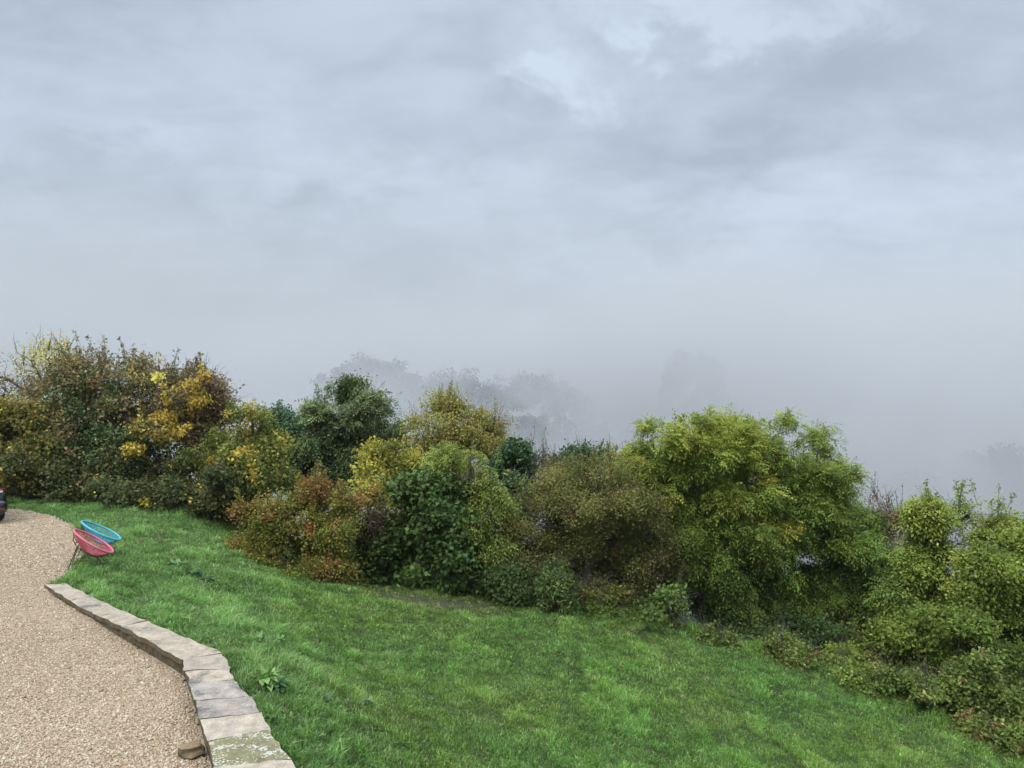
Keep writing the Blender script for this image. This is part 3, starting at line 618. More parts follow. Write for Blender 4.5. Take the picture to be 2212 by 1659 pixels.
for px, py, d, rx, rz, lab in [(1965, 1385, 20.4, 50, 50, 'dark green shrub at the foot of the robinia trunk'), (2065, 1425, 19.6, 70, 50, 'dark green shrub right of the robinia trunk'), (2170, 1490, 18.6, 60, 60, 'dark leafy shrub under the olive tree at the right edge'),
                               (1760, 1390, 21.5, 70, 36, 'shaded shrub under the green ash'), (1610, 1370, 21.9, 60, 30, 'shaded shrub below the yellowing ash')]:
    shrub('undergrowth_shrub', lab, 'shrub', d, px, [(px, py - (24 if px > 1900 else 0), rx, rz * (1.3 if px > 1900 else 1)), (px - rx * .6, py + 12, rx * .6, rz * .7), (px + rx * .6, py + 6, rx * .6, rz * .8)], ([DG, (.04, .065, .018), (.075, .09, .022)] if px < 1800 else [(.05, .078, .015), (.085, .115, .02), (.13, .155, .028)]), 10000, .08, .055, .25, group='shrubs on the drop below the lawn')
# --- small plants on the lawn edge
shrub('blue_green_shrub', 'low blue-green shrub at the lawn edge below the lime-green tree', 'shrub', 20.7, 1090, [(1090, 1262, 52, 32), (1050, 1268, 32, 24), (1130, 1255, 30, 34)], [(.026, .045, .012), (.038, .06, .016), (.055, .08, .022)], 8000, .08, .055, .22)
shrub('nettle_clump', 'tall pale green nettle clump in front of the hawthorn', 'plant', 20.1, 1195, [(1193, 1262, 16, 34), (1210, 1280, 18, 26), (1180, 1285, 16, 22)], [(.04, .06, .016), (.075, .105, .028)], 2200, .11, .04, .16, stems=10, shoots=10, shoot_h=.35, droop=.4)
shrub('dogwood_shrub', 'pale-leaved shrub with horizontal sprays beside the black gap under the ash', 'shrub', 19.9, 1425, [(1440, 1285, 36, 22), (1415, 1315, 46, 22), (1390, 1325, 32, 16), (1455, 1310, 26, 24)], [(.04, .065, .016), (.07, .10, .024), (.11, .145, .04)], 1500, .10, .065, .19, rs=.9)
shrub('undergrowth_shrub', 'yellowish seedlings in the shade at the foot of the hawthorn', 'shrub', 20.6, 1310, [(1290, 1285, 20, 30), (1330, 1295, 26, 26), (1262, 1300, 20, 20)], [(.045, .055, .016), (.09, .09, .022), (.15, .13, .025)], 2000, .08, .055, .18)
BRP = [(1320, 1325, 44, 15, 'bramble trailing onto the lawn below the hawthorn'), (1405, 1345, 44, 14, 'brownish bramble in front of the pale-leaved shrub'), (1545, 1382, 34, 9, 'sparse bramble sprig at the lip of the black gap'),
       (1660, 1398, 46, 16, 'grey-green bramble below the yellowing ash'), (1725, 1418, 46, 18, 'reddish bramble below the green ash'), (1800, 1448, 50, 16, 'low bramble left of the ash sapling'),
       (1880, 1465, 56, 20, 'yellow-leaved bramble under the ash sapling'), (1960, 1490, 56, 22, 'bramble with pink seed heads below the robinia'), (2035, 1512, 52, 30, 'brown bramble running down beside the lawn corner'),
       (2085, 1555, 44, 34, 'rusty-leaved bramble at the lower right lawn edge'), (2110, 1480, 60, 34, 'green bramble bank under the robinia'), (2160, 1590, 50, 40, 'leafy bramble at the bottom right corner'), (2205, 1530, 56, 50, 'tall bramble at the right border above the corner'), (2230, 1630, 50, 40, 'bramble cut by the bottom right corner')]
for px, py, rx, rz, lab in BRP:
    p = np.interp(px, [1250, 1500, 1750, 2000, 2212], [20.5, 19.9, 19.0, 17.7, 16.3]) + (.9 if 'bank' in lab or 'above' in lab else .1)
    br = 'brown' in lab or 'rust' in lab or 'redd' in lab
    shrub('bramble', lab, 'bramble', p, px, [(px, py, rx, rz), (px - rx * .5, py + 4, rx * .5, rz * .8), (px + rx * .5, py + 3, rx * .5, rz * .8)],
          [(.05, .072, .016), (.08, .11, .023), (.12, .15, .032) if not br else (.12, .115, .033)], int(1500 + 70 * rz), .075, .05, .18, accent=((.17, .10, .045) if br else (.16, .15, .045), .08, 3.5), shoots=6, shoot_h=.25, stems=6, trunk_r=.014, group='brambles along the lawn edge', depth=.8)

# broad-leaved weeds standing out of the grass
def weed(px, py, z, lab, n, L_, rr, c):
    _seed[0] += 1; r = np.random.default_rng(_seed[0]); p = at_z(px, py, z); p[2] = float(ground_z(p[0], p[1])[0]) + .05; L_ *= .9; n = int(n * 1.1)
    an = r.random(n) * 6.283; el = .35 + .8 * r.random(n); D = np.stack([np.cos(an) * np.cos(el), np.sin(an) * np.cos(el), np.sin(el)], 1); st = np.stack([r.normal(0, rr * .4, n), r.normal(0, rr * .4, n), np.zeros(n)], 1)
    Ln = L_ * (.6 + .6 * r.random(n)); Wd = Ln * (.34 + .12 * r.random(n)); U = nrm(np.array([0, 0, 1.0]) - D * D[:, 2:3] + r.normal(0, .15, (n, 3)))
    # two-segment drooping blades
    V1, C1 = leaf_quads(st, D, U, Ln, Wd, np.array(c) * np.exp(r.normal(0, .22, (n, 1))), .10)
    D2 = nrm(D + np.array([0, 0, -.9])); V2, C2 = leaf_quads(st + D * (Ln * .55)[:, None], D2, nrm(np.array([0, 0, 1.0]) - D2 * D2[:, 2:3]), Ln * .6, Wd * .9, np.array(c) * np.exp(r.normal(0, .2, (n, 1))), .08)
    V = np.concatenate([V1, V2]); me = mesh_np('weed', V, np.arange(len(V)), np.full(len(V) // 4, 4), np.concatenate([C1, C2]))
    o = link('weed_plant', me, GLOSSLEAF); o.location = p; tag(o, lab, 'weed', 'broad-leaved weeds in the grass')
weed(572, 1497, -.35, 'large pale green dock plant beside the middle of the wall', 34, .26, .06, (.2, .32, .09))
weed(598, 1512, -.4, 'darker dock leaves just right of the pale dock plant', 22, .2, .07, (.07, .15, .05))
weed(555, 1385, -.3, 'light green weed tuft on the bank past the wall bend', 34, .2, .09, (.14, .25, .07))
weed(598, 1372, -.6, 'small light weed right of the tuft past the wall bend', 22, .16, .08, (.14, .25, .07))
weed(385, 1240, -.5, 'large-leaved weed on the bank left of the orange bush', 30, .24, .09, (.19, .31, .12))
weed(418, 1250, -.5, 'glossy dark weed next to the large-leaved one on the bank', 24, .2, .09, (.07, .14, .05))
weed(450, 1262, -.6, 'weed with upright leaves on the bank nearest the orange bush', 24, .2, .07, (.10, .18, .06))
weed(250, 1290, -.2, 'dock leaves close to the far end of the wall', 20, .16, .08, (.08, .16, .06))
weed(700, 1612, -1.2, 'low round-leaved weed in the lawn near the bottom', 22, .12, .1, (.10, .18, .08))
weed(790, 1585, -1.4, 'round-leaved weed in the lawn right of the low one', 20, .12, .09, (.09, .17, .08))

# shaded undergrowth covering the drop beneath the trees
def undergrowth():
    r = np.random.default_rng(55); n = 3800; x = -13 + 30 * r.random(n); y = 12 + 22 * r.random(n); sd, _, _ = edge_sd(x, y); k = (sd > 1.3) & (sd < 10) & ~((x > 4.1) & (x < 6.4) & (sd < 3.2)); x, y, sd = x[k], y[k], sd[k]; n = len(x)
    z = ground_z(x, y); h = np.minimum(.35 + 1.5 * r.random(n), .35 + sd * .5); K = 70
    C = np.stack([x, y, z], 1)[:, None] + r.normal(size=(n, K, 3)) * np.array([.28, .28, .05]) + np.array([0, 0, 1.0]) * (r.random((n, K)) ** .7 * h[:, None])[..., None]; C = C.reshape(-1, 3); M = len(C)
    V, Cc = leaf_quads(C, rand_dirs(r, M), nrm(r.normal(size=(M, 3)) * .7 + np.array([0, 0, .9])), .07 + .06 * r.random(M), .05 + .04 * r.random(M), np.repeat(pick_col([DG, (.05, .09, .022), (.08, .12, .03), (.10, .115, .03), OL], r.random(n)), K, 0) * np.exp(r.normal(0, .2, (M, 1))))
    return mesh_np('undergrowth', V, np.arange(len(V)), np.full(M, 4), Cc)
tag(link('undergrowth', undergrowth(), LEAF), 'tangled dark undergrowth on the drop beneath the trees', 'undergrowth', kind='stuff')


# ------------------------------------------------------------------ grass
def grass():
    r = np.random.default_rng(21)
    def samp(n, y0, y1, x0=-16, x1=13):
        y = y0 + (y1 - y0) * r.random(n); x = x0 + (x1 - x0) * r.random(n)
        k = (np.abs(x) < .72 * y + .6); x, y = x[k], y[k]
        return x, y
    x, y = samp(1750000, 7.2, 26.5)
    sd, _, _ = edge_sd(x, y)
    dens = np.where(y < 15, 1.0, .72)
    k = (sd < .6) & (r.random(len(x)) < dens)
    x, y, sd = x[k], y[k], sd[k]
    sc_j = np.where(y < 14.6, .0, np.where(r.random(len(x)) < .3, .08, .02)); wj = np.where(y < 14.6, 0, .1); jx, jy = x + wj * (n2(x, y, 3.0) - .5) * 4 + r.normal(size=len(x)) * sc_j, y + wj * (n2(x, y, 3.0, 9) - .5) * 4 + r.normal(size=len(x)) * sc_j
    k = ~inpoly(jx, jy, GRAVP) & ~inpoly(x, y, WALLP); x, y, sd = x[k], y[k], sd[k]
    bare = np.exp(-(((x + 2.0) / 1.7) ** 2 + ((y - 19.5) / .6) ** 2)) 
    bank = sstep(-.2, -1.4, x + (y - 13) * -.10 * 0 + .0 - np.interp(y, [7, 10, 13, 16, 20, 24], [.2, -1.2, -2.6, -4.0, -6.0, -9.0]))
    big = n2(x, y, .55, 3); mid = n2(x, y, 1.7, 1); sm = n2(x, y, 5.5, 4)
    tuft = sstep(.52, .8, mid) 
    k = r.random(len(x)) < np.clip(1.05 - .85 * bare - .35 * sstep(.55, .25, sm), .1, 1); 
    x, y, sd, bare, bank, big, mid, sm, tuft = [a[k] for a in (x, y, sd, bare, bank, big, mid, sm, tuft)]
    n = len(x); z = ground_z(x, y)
    h = (.042 + .05 * r.random(n)) * (.45 + 1.15 * sm) * (1 + .7 * tuft) * (1 + .65 * bank) * (1 - .6 * bare) * (1 + 1.5 * sstep(-1.0, .1, sd) * (.4 + 1.2 * r.random(n)))
    w = .0075 + .006 * r.random(n); w = w * np.where(y > 15, 1.35, 1.0)
    broad = (r.random(n) < .10 + .24 * bank * sstep(.4, .65, n2(x, y, 1.3, 31))); w = np.where(broad, w * 3.4, w); h = np.where(broad, h * .8, h)
    fl = 6.283 * n2(x, y, 1.6, 7) * 1.5; an = fl + r.normal(0, 1.6, n); ln = np.clip(.55 + .35 * r.normal(size=n), .05, 1.6)
    dx, dy = np.cos(an), np.sin(an)
    fx = r.random(n) * 6.283; sx, sy = np.cos(fx) * w * .5, np.sin(fx) * w * .5
    zero = np.zeros(n)
    base = np.stack([x, y, z - .004], 1); m1 = base + np.stack([dx * ln * h * .3, dy * ln * h * .3, h * .62], 1); tip = base + np.stack([dx * ln * h * .95, dy * ln * h * .95, h * np.clip(1.05 - .35 * ln, .35, 1)], 1)
    S = np.stack([sx, sy, zero], 1)
    V = np.stack([base - S, base + S, m1 + S * .9, m1 - S * .9, tip], 1).reshape(-1, 3)
    lo = np.arange(n)[:, None] * 5 + np.array([0, 1, 2, 3, 3, 2, 4])[None]
    sizes = np.tile([4, 3], n)
    g1, g2, g3, g4 = np.array([.110, .220, .044]), np.array([.165, .245, .05]), np.array([.118, .232, .055]), np.array([.36, .30, .14])
    t = np.clip(.5 + (big - .5) * 1.1 + r.normal(0, .25, n), 0, 1)[:, None]
    lawn = g1 * (1 - t) + g2 * t
    lush = g3 * (1 - t * .6) + np.array([.20, .31, .095]) * t * .6
    col = lawn * (1 - bank[:, None] * .8) + lush * bank[:, None] * .8
    col = col * (1 - .65 * bare[:, None]) + np.array([.20, .155, .07]) * .65 * bare[:, None]
    dry = r.random(n) < .035 + .10 * bare + .05 * sstep(.6, .8, n2(x, y, 1.1, 15)); col[dry] = g4
    col = col * 1.14 * (.56 + .84 * sm[:, None]) * (1 + .35 * tuft[:, None]) * np.exp(r.normal(0, .22, (n, 1)))
    return mesh_np('grass', V, lo.ravel(), sizes, np.repeat(np.clip(col, .01, .6), 5, 0)), n
gmesh, ng = grass()
tag(link('grass', gmesh, GRASS), 'rough green meadow grass on the lawn and its bank', 'grass', kind='stuff')
print('grass blades', ng)

# ------------------------------------------------------------------ lounge chairs
def cordmat(name, col):
    return simple(name, col, .45, 0, .5)
DARKMETAL = simple('dark_metal', (.035, .03, .028), .45, .7)
def chair(name_label, cordm, p, yaw, tilt):
    """bowl chair: oval rim tilted back, cords strung to a small hoop low in the middle, steel rod stand; chair faces local +x"""
    root = empty('lounge_chair', p, yaw); root.scale = (.9, .9, .9); tag(root, name_label, 'chair', 'string lounge chairs on the lawn edge')
    A, B = .47, .40; c0 = np.array([.0, 0, .62]); ct, st_ = math.cos(tilt), math.sin(tilt)
    def loc(u, v, w):       # u along the long axis (front +), v across, w normal to the rim plane
        return c0 + np.array([u * ct + w * st_, v, -u * st_ + w * ct])
    n = 56
    def rimpt(a):
        u = math.cos(a); egg = 1 - .13 * (-u)      # a little narrower towards the top
        return (A * u, B * math.sin(a) * egg)
    rim = [loc(*rimpt(2 * math.pi * k / n), 0) for k in range(n)]
    mb = MB(); mb.tube(rim, .023, 8, closed=True); mb.build('rim', cordm, root)
    hc = (.08, 0.0, -.28); hr = .085
    mb = MB(); nc = 92
    for k in range(nc):
        a = 2 * math.pi * k / nc; u, v = rimpt(a)
        e = np.array([hc[0] + hr * math.cos(a), hc[1] + hr * math.sin(a), hc[2]]); s = np.array([u, v, 0.0])
        pts = []
        for t in (0, .2, .45, .7, .88, 1):
            q = s * (1 - t) + e * t; q[2] = e[2] * (1 - (1 - t) ** 1.45); pts.append(loc(*q))
        mb.tube(pts, .0052, 4, caps=False)
    hoop = [loc(hc[0] + hr * math.cos(2 * math.pi * k / 16), hr * math.sin(2 * math.pi * k / 16), hc[2]) for k in range(16)]
    mb.tube(hoop, .011, 6, closed=True); mb.build('woven_seat', cordm, root)
    # steel hoop under the bowl carrying the rods
    mb = MB(); fr = [loc(.02 + .30 * math.cos(2 * math.pi * k / 28), .27 * math.sin(2 * math.pi * k / 28), -.22) for k in range(28)]
    mb.tube(fr, .009, 6, closed=True)
    for sgn in (-1, 1):
        mb.tube([loc(-.44, sgn * .10, -.02), loc(-.36, sgn * .12, -.16), loc(-.26, sgn * .12, -.22)], .009, 6)
    mb.tube([loc(.44, 0, -.02), loc(.40, 0, -.14), loc(.31, 0, -.22)], .009, 6)
    mb.build('support_frame', DARKMETAL, root)
    for sx, sy in ((-1, -1), (-1, 1), (1, -1), (1, 1)):
        a = loc(.02 + sx * .23, sy * .18, -.22); foot = np.array([-.50 if sx < 0 else .28, sy * (.30 if sx < 0 else .20), .0])
        mb = MB(); mb.tube([a, (a + foot) / 2, foot], .0105, 6); mb.build('leg', DARKMETAL, root)
    mb = MB()
    for sy in (-1, 1): mb.tube([np.array([-.33, sy * .26, .14]), np.array([.26, sy * .19, .14])], .007, 5)
    mb.tube([np.array([.262, -.19, .14]), np.array([.262, .19, .14])], .007, 5); mb.build('cross_brace', DARKMETAL, root)
    return root
PINK = cordmat('pink_cord', (.74, .155, .215)); TURQ = cordmat('turquoise_cord', (.09, .47, .57))
p = at_z(203, 1230, -.08); p[2] = float(ground_z(p[0], p[1])[0]); chair('pink string lounge chair, nearer of the pair on the lawn edge', PINK, p, R(22), R(36))
p = at_d(219, 1190, 16.4); p[2] = float(ground_z(p[0], p[1])[0]); chair('turquoise string lounge chair standing behind the pink one', TURQ, p, R(22), R(31))

# loose stone by the wall
mb = MB(); r_ = np.random.default_rng(9); pc = at_z(415, 1622, .05)
ring = []
for w in (0, .5, 1):
    ring.append([np.array([.15 * math.cos(a) * (1 - .18 * w) * (1 + .15 * r_.normal()), .085 * math.sin(a) * (1 - .2 * w) * (1 + .15 * r_.normal()), .09 * w - .02]) for a in np.linspace(0, 6.283, 9)[:-1]])
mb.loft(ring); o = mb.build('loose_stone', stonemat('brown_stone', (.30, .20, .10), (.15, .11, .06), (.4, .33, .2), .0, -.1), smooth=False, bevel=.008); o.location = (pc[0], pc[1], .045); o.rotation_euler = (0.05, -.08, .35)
tag(o, 'loose brown stone lying on the gravel against the wall', 'stone')

# ------------------------------------------------------------------ the parked car (rear right corner enters the view)
PAINT = simple('black_car_paint', (.018, .019, .022), .22, .3, .5, 1.0); GLASS = simple('tinted_glass', (.01, .012, .014), .06, 0, .6)
RUB = simple('tyre_rubber', (.018, .018, .018), .8); RIM = simple('wheel_alloy', (.35, .35, .36), .35, .8); PLASTIC = simple('black_plastic', (.02, .02, .021), .55)
REDL = simple('red_lens', (.26, .01, .014), .15, 0, .6, .6); CLEAR = simple('clear_lens', (.75, .72, .72), .15, 0, .6, .6); PLATE = simple('plate', (.75, .74, .68), .5)
carp = at_z(22, 1136, -.2); cz = float(ground_z(carp[0], carp[1])[0]) + .035
YAW = R(44)
croot = empty('parked_car', (carp[0] - .93 * math.cos(YAW), carp[1] - .93 * math.sin(YAW), cz), YAW)
tag(croot, 'black hatchback car on the gravel at the left edge, seen from behind', 'car')
def sect(y, hw, zb, zt, p, n=28, shoulder=None):
    out = []
    for k in range(n):
        a = 2 * math.pi * k / n + math.pi / n; c, s = math.cos(a), math.sin(a)
        x = hw * math.copysign(abs(c) ** (2 / p), c); z = (zb + zt) / 2 + (zt - zb) / 2 * math.copysign(abs(s) ** (2 / p), s)
        if shoulder and z > shoulder: x *= 1 - .16 * (z - shoulder) / max(zt - shoulder, .01)
        out.append((x, y, z))
    return out
mb = MB()
mb.loft([sect(.02, .72, .42, .78, 3), sect(.0, .80, .36, .90, 4, shoulder=.8), sect(.10, .885, .30, .98, 5, shoulder=.8), sect(.35, .905, .25, 1.0, 5, shoulder=.82), sect(1.0, .91, .22, 1.0, 5, shoulder=.82), sect(2.2, .91, .21, .98, 5, shoulder=.82),
         sect(3.1, .90, .22, .95, 5, shoulder=.8), sect(3.7, .87, .26, .86, 4, shoulder=.75), sect(4.05, .78, .30, .74, 3.5), sect(4.16, .6, .36, .62, 3)])
mb.build('body', PAINT, croot)
mb = MB()
mb.loft([sect(.18, .70, .9, 1.02, 4), sect(.42, .72, .9, 1.32, 4, shoulder=1.0), sect(.75, .72, .9, 1.46, 4, shoulder=1.0), sect(1.6, .71, .9, 1.49, 4, shoulder=1.0), sect(2.2, .70, .9, 1.44, 4, shoulder=1.0), sect(3.0, .70, .88, 1.0, 4)])
mb.build('roof', PAINT, croot)
def panel(pts, name, m, th=.012, off=(0, 0, 0)):
    pts = [np.array(q, float) for q in pts]; nn = np.cross(pts[1] - pts[0], pts[2] - pts[0]); nn /= np.linalg.norm(nn)
    mb = MB(); mb.loft([[q - nn * th for q in pts], [q + nn * th for q in pts]]); return mb.build(name, m, croot, smooth=False, bevel=.006)
panel([(-.56, .235, 1.06), (.56, .235, 1.06), (.48, .44, 1.30), (-.48, .44, 1.30)], 'rear_window', GLASS, .03)
for s in (-1, 1):
    panel([(s * .725, .62, 1.03), (s * .725, 1.45, 1.03), (s * .655, 1.45, 1.38), (s * .66, .72, 1.36)], 'side_window', GLASS, .02)
    panel([(s * .725, 1.53, 1.03), (s * .715, 2.55, 1.03), (s * .65, 2.1, 1.37), (s * .655, 1.53, 1.38)], 'side_window', GLASS, .02)
panel([(-.58, 2.92, 1.03), (.58, 2.92, 1.03), (.50, 2.26, 1.39), (-.50, 2.26, 1.39)], 'windscreen', GLASS, .02)
for s in (-1, 1):
    mb = MB()
    mb.loft([[(s * .55, -.012, .80), (s * .78, .012, .79), (s * .885, .16, .80), (s * .895, .34, .83), (s * .80, .34, .84), (s * .55, .1, .84)],
             [(s * .55, -.005, .90), (s * .76, .018, .91), (s * .872, .16, .91), (s * .89, .34, .885), (s * .78, .34, .90), (s * .55, .1, .92)]])
    tl = mb.build('tail_light', REDL, croot, smooth=False, bevel=.01)
    mb = MB(); mb.loft([[(s * .70, -.022, .825), (s * .785, .0, .825), (s * .785, .03, .825), (s * .70, .03, .825)], [(s * .70, -.018, .872), (s * .782, .004, .872), (s * .782, .03, .872), (s * .70, .03, .872)]])
    mb.build('reversing_lens', CLEAR, tl, smooth=False, bevel=.008)
    mb = MB(); mb.box((s * .74, -.055, .40), (.11, .03, .035)); mb.build('reflector', REDL, croot, smooth=False, bevel=.008)
    for y in (.72, 3.28):
        prof = [(.20, -.10), (.29, -.105), (.315, -.08), (.32, 0), (.315, .08), (.29, .105), (.20, .10)]
        mb = MB(); rings = []
        for rr, wx in prof: rings.append([(s * .80 + wx, y + rr * math.cos(2 * math.pi * k / 28), .315 + rr * math.sin(2 * math.pi * k / 28)) for k in range(28)])
        mb.loft(rings, caps=False); wh = mb.build('wheel', RUB, croot)
        mb = MB(); mb.tube([(s * .80 - .06, y, .315), (s * .80 + .085 * s, y, .315)], .20, 24); mb.build('rim', RIM, wh, smooth=False)
mb = MB(); mb.loft([sect(-.06, .70, .34, .52, 3.5), sect(-.05, .80, .27, .62, 4.5), sect(.05, .895, .24, .64, 5), sect(.30, .918, .23, .60, 5)]); mb.build('bumper', PAINT, croot)
mb = MB(); mb.loft([sect(-.068, .66, .25, .33, 4), sect(-.03, .80, .22, .34, 4), sect(.3, .84, .20, .34, 4)]); mb.build('lower_bumper', PLASTIC, croot)
mb = MB(); mb.box((0, -.02, .70), (.52, .02, .11)); mb.build('number_plate', PLATE, croot, smooth=False, bevel=.004)


# ------------------------------------------------------------------ sky, sun, haze
SUN_EL, SUN_AZ = R(52), R(215)     # behind the camera to the left, hidden by cloud
w = bpy.data.worlds.new('World'); sc.world = w; w.use_nodes = True
nt = w.node_tree; nt.nodes.clear(); L = nt.links.new
out = N(nt, 'ShaderNodeOutputWorld'); bg = N(nt, 'ShaderNodeBackground'); bg.inputs['Strength'].default_value = .1
sky = N(nt, 'ShaderNodeTexSky'); sky.sky_type = 'NISHITA'; sky.sun_disc = False; sky.sun_elevation = SUN_EL; sky.sun_rotation = SUN_AZ; sky.air_density = 1.5; sky.dust_density = 2
tc = N(nt, 'ShaderNodeTexCoord'); sx = N(nt, 'ShaderNodeSeparateXYZ'); L(tc.outputs['Generated'], sx.inputs[0])
def math_(op, a, b_=None, c=None):
    n = N(nt, 'ShaderNodeMath'); n.operation = op
    for k, v in enumerate((a, b_, c)):
        if v is None: continue
        if isinstance(v, (int, float)): n.inputs[k].default_value = v
        else: L(v, n.inputs[k])
    return n.outputs[0]
def mrange(s, a, b_, c=0., d=1., smooth=True):
    n = N(nt, 'ShaderNodeMapRange'); n.interpolation_type = 'SMOOTHSTEP' if smooth else 'LINEAR'
    L(s, n.inputs[0]); n.inputs[1].default_value = a; n.inputs[2].default_value = b_; n.inputs[3].default_value = c; n.inputs[4].default_value = d
    return n.outputs[0]
def mixc(f, a, b_, bt='MIX'):
    n = N(nt, 'ShaderNodeMixRGB'); n.blend_type = bt
    if isinstance(f, (int, float)): n.inputs[0].default_value = f
    else: L(f, n.inputs[0])
    for k, c in ((1, a), (2, b_)):
        if isinstance(c, tuple): n.inputs[k].default_value = (*c, 1)
        else: L(c, n.inputs[k])
    return n.outputs[0]
def skynoise(vec, scale, detail, rough, dist, sc3=(1, 1, 1), loc=(0, 0, 0)):
    mp = N(nt, 'ShaderNodeMapping'); mp.inputs['Scale'].default_value = sc3; mp.inputs['Location'].default_value = loc; L(vec, mp.inputs[0])
    n = N(nt, 'ShaderNodeTexNoise'); n.inputs['Scale'].default_value = scale; n.inputs['Detail'].default_value = detail; n.inputs['Roughness'].default_value = rough; n.inputs['Distortion'].default_value = dist
    L(mp.outputs[0], n.inputs['Vector']); return n.outputs['Fac']
zc = math_('MAXIMUM', sx.outputs['Z'], 0.0); den = math_('ADD', zc, .22)
cb = N(nt, 'ShaderNodeCombineXYZ'); L(math_('DIVIDE', sx.outputs['X'], den), cb.inputs[0]); L(math_('DIVIDE', sx.outputs['Y'], den), cb.inputs[1])
pv = cb.outputs[0]
a1 = skynoise(pv, 1.25, 5, .5, .5, (1, 1.25, 1), (3.1, 1.7, 0)); a2 = skynoise(pv, 3.6, 7, .58, .9, (1, 1.5, 1), (7.3, .4, 2)); a3 = skynoise(tc.outputs['Generated'], 5.0, 8, .6, .6, (1, 1, 1.8), (.3, 4.2, 1))
cl = math_('ADD', math_('MULTIPLY', a1, .36), math_('ADD', math_('MULTIPLY', a2, .34), math_('MULTIPLY', a3, .30)))
k = mrange(cl, .36, .62)
az = math_('ARCTAN2', sx.outputs['X'], sx.outputs['Y']); el = math_('ARCSINE', sx.outputs['Z'])
w1 = skynoise(tc.outputs['Generated'], 6.5, 8, .62, .5, (1, 1, 1.6), (2, 9, 3)); w2 = skynoise(tc.outputs['Generated'], 9.0, 8, .62, .5, (1, 1, 1.6), (5, 1, 8))
azw = math_('ADD', az, math_('MULTIPLY', math_('SUBTRACT', w1, .5), .5)); elw = math_('ADD', el, math_('MULTIPLY', math_('SUBTRACT', w2, .5), .22))
k = math_('MULTIPLY_ADD', k, .45, .25)
for a0, e0, wa, we, amp in [(3.5, 19.5, 5, 1.3, .75), (15, 23.2, 11, 1.3, .75), (24, 22.0, 7, 1.0, .6), (9, 25.5, 10, 1.5, .5), (-14, 6.3, 6, 2.0, .45), (7, 7.5, 14, 2.0, .35), (-6, 12, 9, 2.0, .35), (23, 11, 8, 2.5, .3), (-20, 14, 10, 3, .25), (38, 15, 6, 5, .3),
                            (-28, 12.5, 9, 1.6, -.5), (-17, 10.3, 8, 1.4, -.5), (-6.5, 7, 5, 3.0, -.6), (-20, 4.5, 7, 3, -.5), (12, 9.5, 7, 1.3, -.45), (25, 18.5, 8, 1.4, -.2), (-2, 16.5, 7, 2, -.3), (14, 14.5, 8, 1.6, -.3), (-30, 22, 9, 4, -.35), (-33, 6, 9, 3, -.3)]:
    ga = math_('DIVIDE', math_('SUBTRACT', azw, R(a0)), R(wa)); ge = math_('DIVIDE', math_('SUBTRACT', elw, R(e0)), R(we))
    k = math_('MULTIPLY_ADD', math_('EXPONENT', math_('MULTIPLY', math_('ADD', math_('MULTIPLY', ga, ga), math_('MULTIPLY', ge, ge)), -1.0)), amp * .75, k)
k = mrange(k, 0, 1, 0, 1, False)
cloud = mixc(k, (3.0, 3.58, 4.4), (5.3, 6.1, 7.3))
grey_veil = skynoise(pv, .8, 3, .5, .3, (1, 1, 1), (11, 5, 1))
cloud = mixc(mrange(grey_veil, .45, .68, 0, .35), cloud, (3.4, 3.95, 4.65))
hz = mrange(sx.outputs['Z'], .0, .14, 1, 0)
cloud = mixc(math_('MULTIPLY', hz, .7), cloud, (2.25, 2.72, 3.4))
zen = mrange(sx.outputs['Z'], .42, .95, 1.05, 5.0)
vm = N(nt, 'ShaderNodeVectorMath'); vm.operation = 'SCALE'; L(cloud, vm.inputs[0]); L(zen, vm.inputs['Scale'])
final = mixc(.06, vm.outputs[0], sky.outputs[0])
L(final, bg.inputs[0]); L(bg.outputs[0], out.inputs[0])

sun = bpy.data.lights.new('sun', 'SUN'); sun.energy = 1.5; sun.angle = R(30); sun.color = (1, .96, .90)
so = bpy.data.objects.new('sun', sun); COL.objects.link(so)
dv = Vector((math.sin(SUN_AZ) * math.cos(SUN_EL), math.cos(SUN_AZ) * math.cos(SUN_EL), math.sin(SUN_EL)))
so.rotation_euler = dv.to_track_quat('Z', 'Y').to_euler(); so.location = dv * 60

mb = MB(); mb.box((0, 320, -3), (1480, 920, 122)); m, nt, out = newmat('haze')
pvn = N(nt, 'ShaderNodeVolumePrincipled'); pvn.inputs['Color'].default_value = (.86, .86, .85, 1); pvn.inputs['Density'].default_value = .0002; pvn.inputs['Anisotropy'].default_value = 0
nt.links.new(pvn.outputs[0], out.inputs['Volume'])
tag(mb.build('haze', m, smooth=False), 'thin pale mist in the air over the hillside', 'haze', kind='stuff')
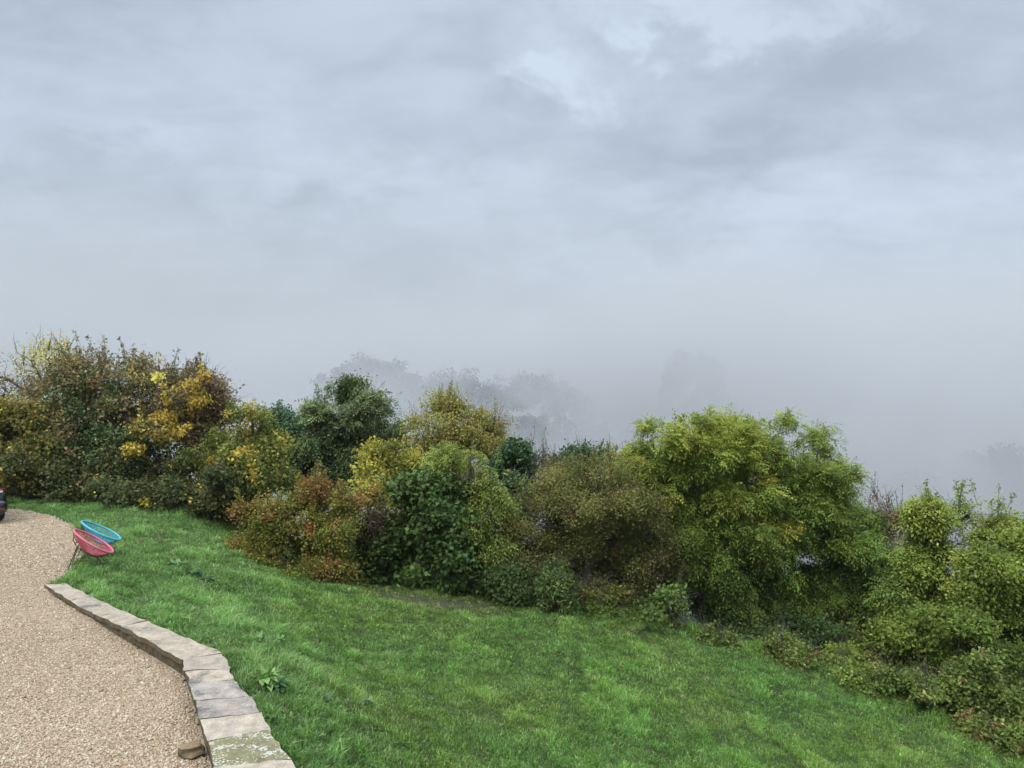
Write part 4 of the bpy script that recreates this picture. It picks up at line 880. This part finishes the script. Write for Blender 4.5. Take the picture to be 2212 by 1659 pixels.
# far wooded slopes, dim in the mist
def far_woods():
    r = np.random.default_rng(77); P = []; H = []
    n = 5200; ang = R(-42) + R(84) * r.random(n); rad = 55 + 190 * r.random(n) ** .75; x = np.sin(ang) * rad; y = np.cos(ang) * rad
    sd, _, _ = edge_sd(x, y); k = (sd > 34) & (rad < 235) & (r.random(n) < .8); x, y, rad = x[k], y[k], rad[k]
    z = ground_z(x, y); n = len(x); h = 5 + 6 * r.random(n) ** 1.5
    Vs = []; Cs = []
    for lo, hi, K, s0 in ((0, 125, 700, .34), (125, 400, 520, .46)):
        q = (rad >= lo) & (rad < hi); m_ = q.sum(); hh = h[q]
        J = 7; sb = rand_dirs(r, m_ * J).reshape(m_, J, 3) * (r.random((m_, J, 1)) ** .5) * np.stack([hh * .27, hh * .27, hh * .32], 1)[:, None]
        pick = r.integers(0, J, (m_, K)); d = np.take_along_axis(sb, pick[..., None].repeat(3, 2), 1) + rand_dirs(r, m_ * K).reshape(m_, K, 3) * (r.random((m_, K, 1)) ** .4) * (hh * .17)[:, None, None]
        C = (np.stack([x[q], y[q], z[q] + hh * .5], 1)[:, None] + d).reshape(-1, 3); M = len(C); s = s0 * (.7 + .8 * r.random(M))
        V, Cc = leaf_quads(C, rand_dirs(r, M), nrm(r.normal(size=(M, 3)) + np.array([0, 0, .8])), s, s * .8, np.repeat(pick_col([(.02, .03, .014), (.035, .04, .018), (.045, .036, .02)], r.random(m_)), K, 0)); Vs.append(V); Cs.append(Cc)
    V = np.concatenate(Vs); Cc = np.concatenate(Cs); M = len(V) // 4
    return mesh_np('far_woods', V, np.arange(len(V)), np.full(M, 4), Cc)
tag(link('far_woods', far_woods(), LEAF), 'dim wooded slopes far off across the valley, dissolving in mist', 'woods', kind='stuff')
# the fog bank itself: uneven density, thick in the valley, thinning upward and towards the lawn
def fogbox():
    mb = MB(); mb.box((20, 225, -8), (680, 370, 106)); m, nt, out = newmat('fog'); L = nt.links.new
    def M_(op, a, b_=None):
        n = N(nt, 'ShaderNodeMath'); n.operation = op
        for k, v in enumerate((a, b_)):
            if v is None: continue
            if isinstance(v, (int, float)): n.inputs[k].default_value = v
            else: L(v, n.inputs[k])
        return n.outputs[0]
    def MR(s, a, b_, c=0., d=1.):
        n = N(nt, 'ShaderNodeMapRange'); n.interpolation_type = 'SMOOTHSTEP'; L(s, n.inputs[0])
        for k, v in ((1, a), (2, b_), (3, c), (4, d)): n.inputs[k].default_value = v
        return n.outputs[0]
    g = N(nt, 'ShaderNodeNewGeometry'); sx = N(nt, 'ShaderNodeSeparateXYZ'); L(g.outputs['Position'], sx.inputs[0])
    no = N(nt, 'ShaderNodeTexNoise'); no.inputs['Scale'].default_value = .019; no.inputs['Detail'].default_value = 5; no.inputs['Roughness'].default_value = .58; no.inputs['Distortion'].default_value = .7
    mp = N(nt, 'ShaderNodeMapping'); mp.inputs['Location'].default_value = (40, 10, 5); mp.inputs['Scale'].default_value = (1, 1, 1.4); L(g.outputs['Position'], mp.inputs[0]); L(mp.outputs[0], no.inputs['Vector'])
    nz = MR(no.outputs['Fac'], .40, .61, .04, 2.2)
    h = MR(sx.outputs['Z'], -18, 34, 1, 0)
    nr = MR(sx.outputs['Y'], 36, 84, 0, 1)
    dn = M_('MULTIPLY', M_('MULTIPLY', nz, h), M_('MULTIPLY', nr, FOGD))
    v = N(nt, 'ShaderNodeVolumePrincipled'); v.inputs['Color'].default_value = (.70, .70, .69, 1); L(dn, v.inputs['Density']); L(v.outputs[0], out.inputs['Volume'])
    o = mb.build('fog_bank', m, smooth=False); tag(o, 'pale grey fog bank filling the valley beyond the trees', 'fog', kind='stuff')
FOGD = .039
fogbox()


# ------------------------------------------------------------------ render settings
sc.view_settings.view_transform = 'Standard'; sc.view_settings.look = 'None'; sc.view_settings.gamma = 1; sc.view_settings.exposure = 0.25
sc.view_settings.use_curve_mapping = False
cy = sc.cycles
cy.max_bounces = 8; cy.diffuse_bounces = 3; cy.glossy_bounces = 2; cy.transmission_bounces = 4; cy.volume_bounces = 4; cy.transparent_max_bounces = 8
cy.use_denoising = True; cy.caustics_reflective = False; cy.caustics_refractive = False
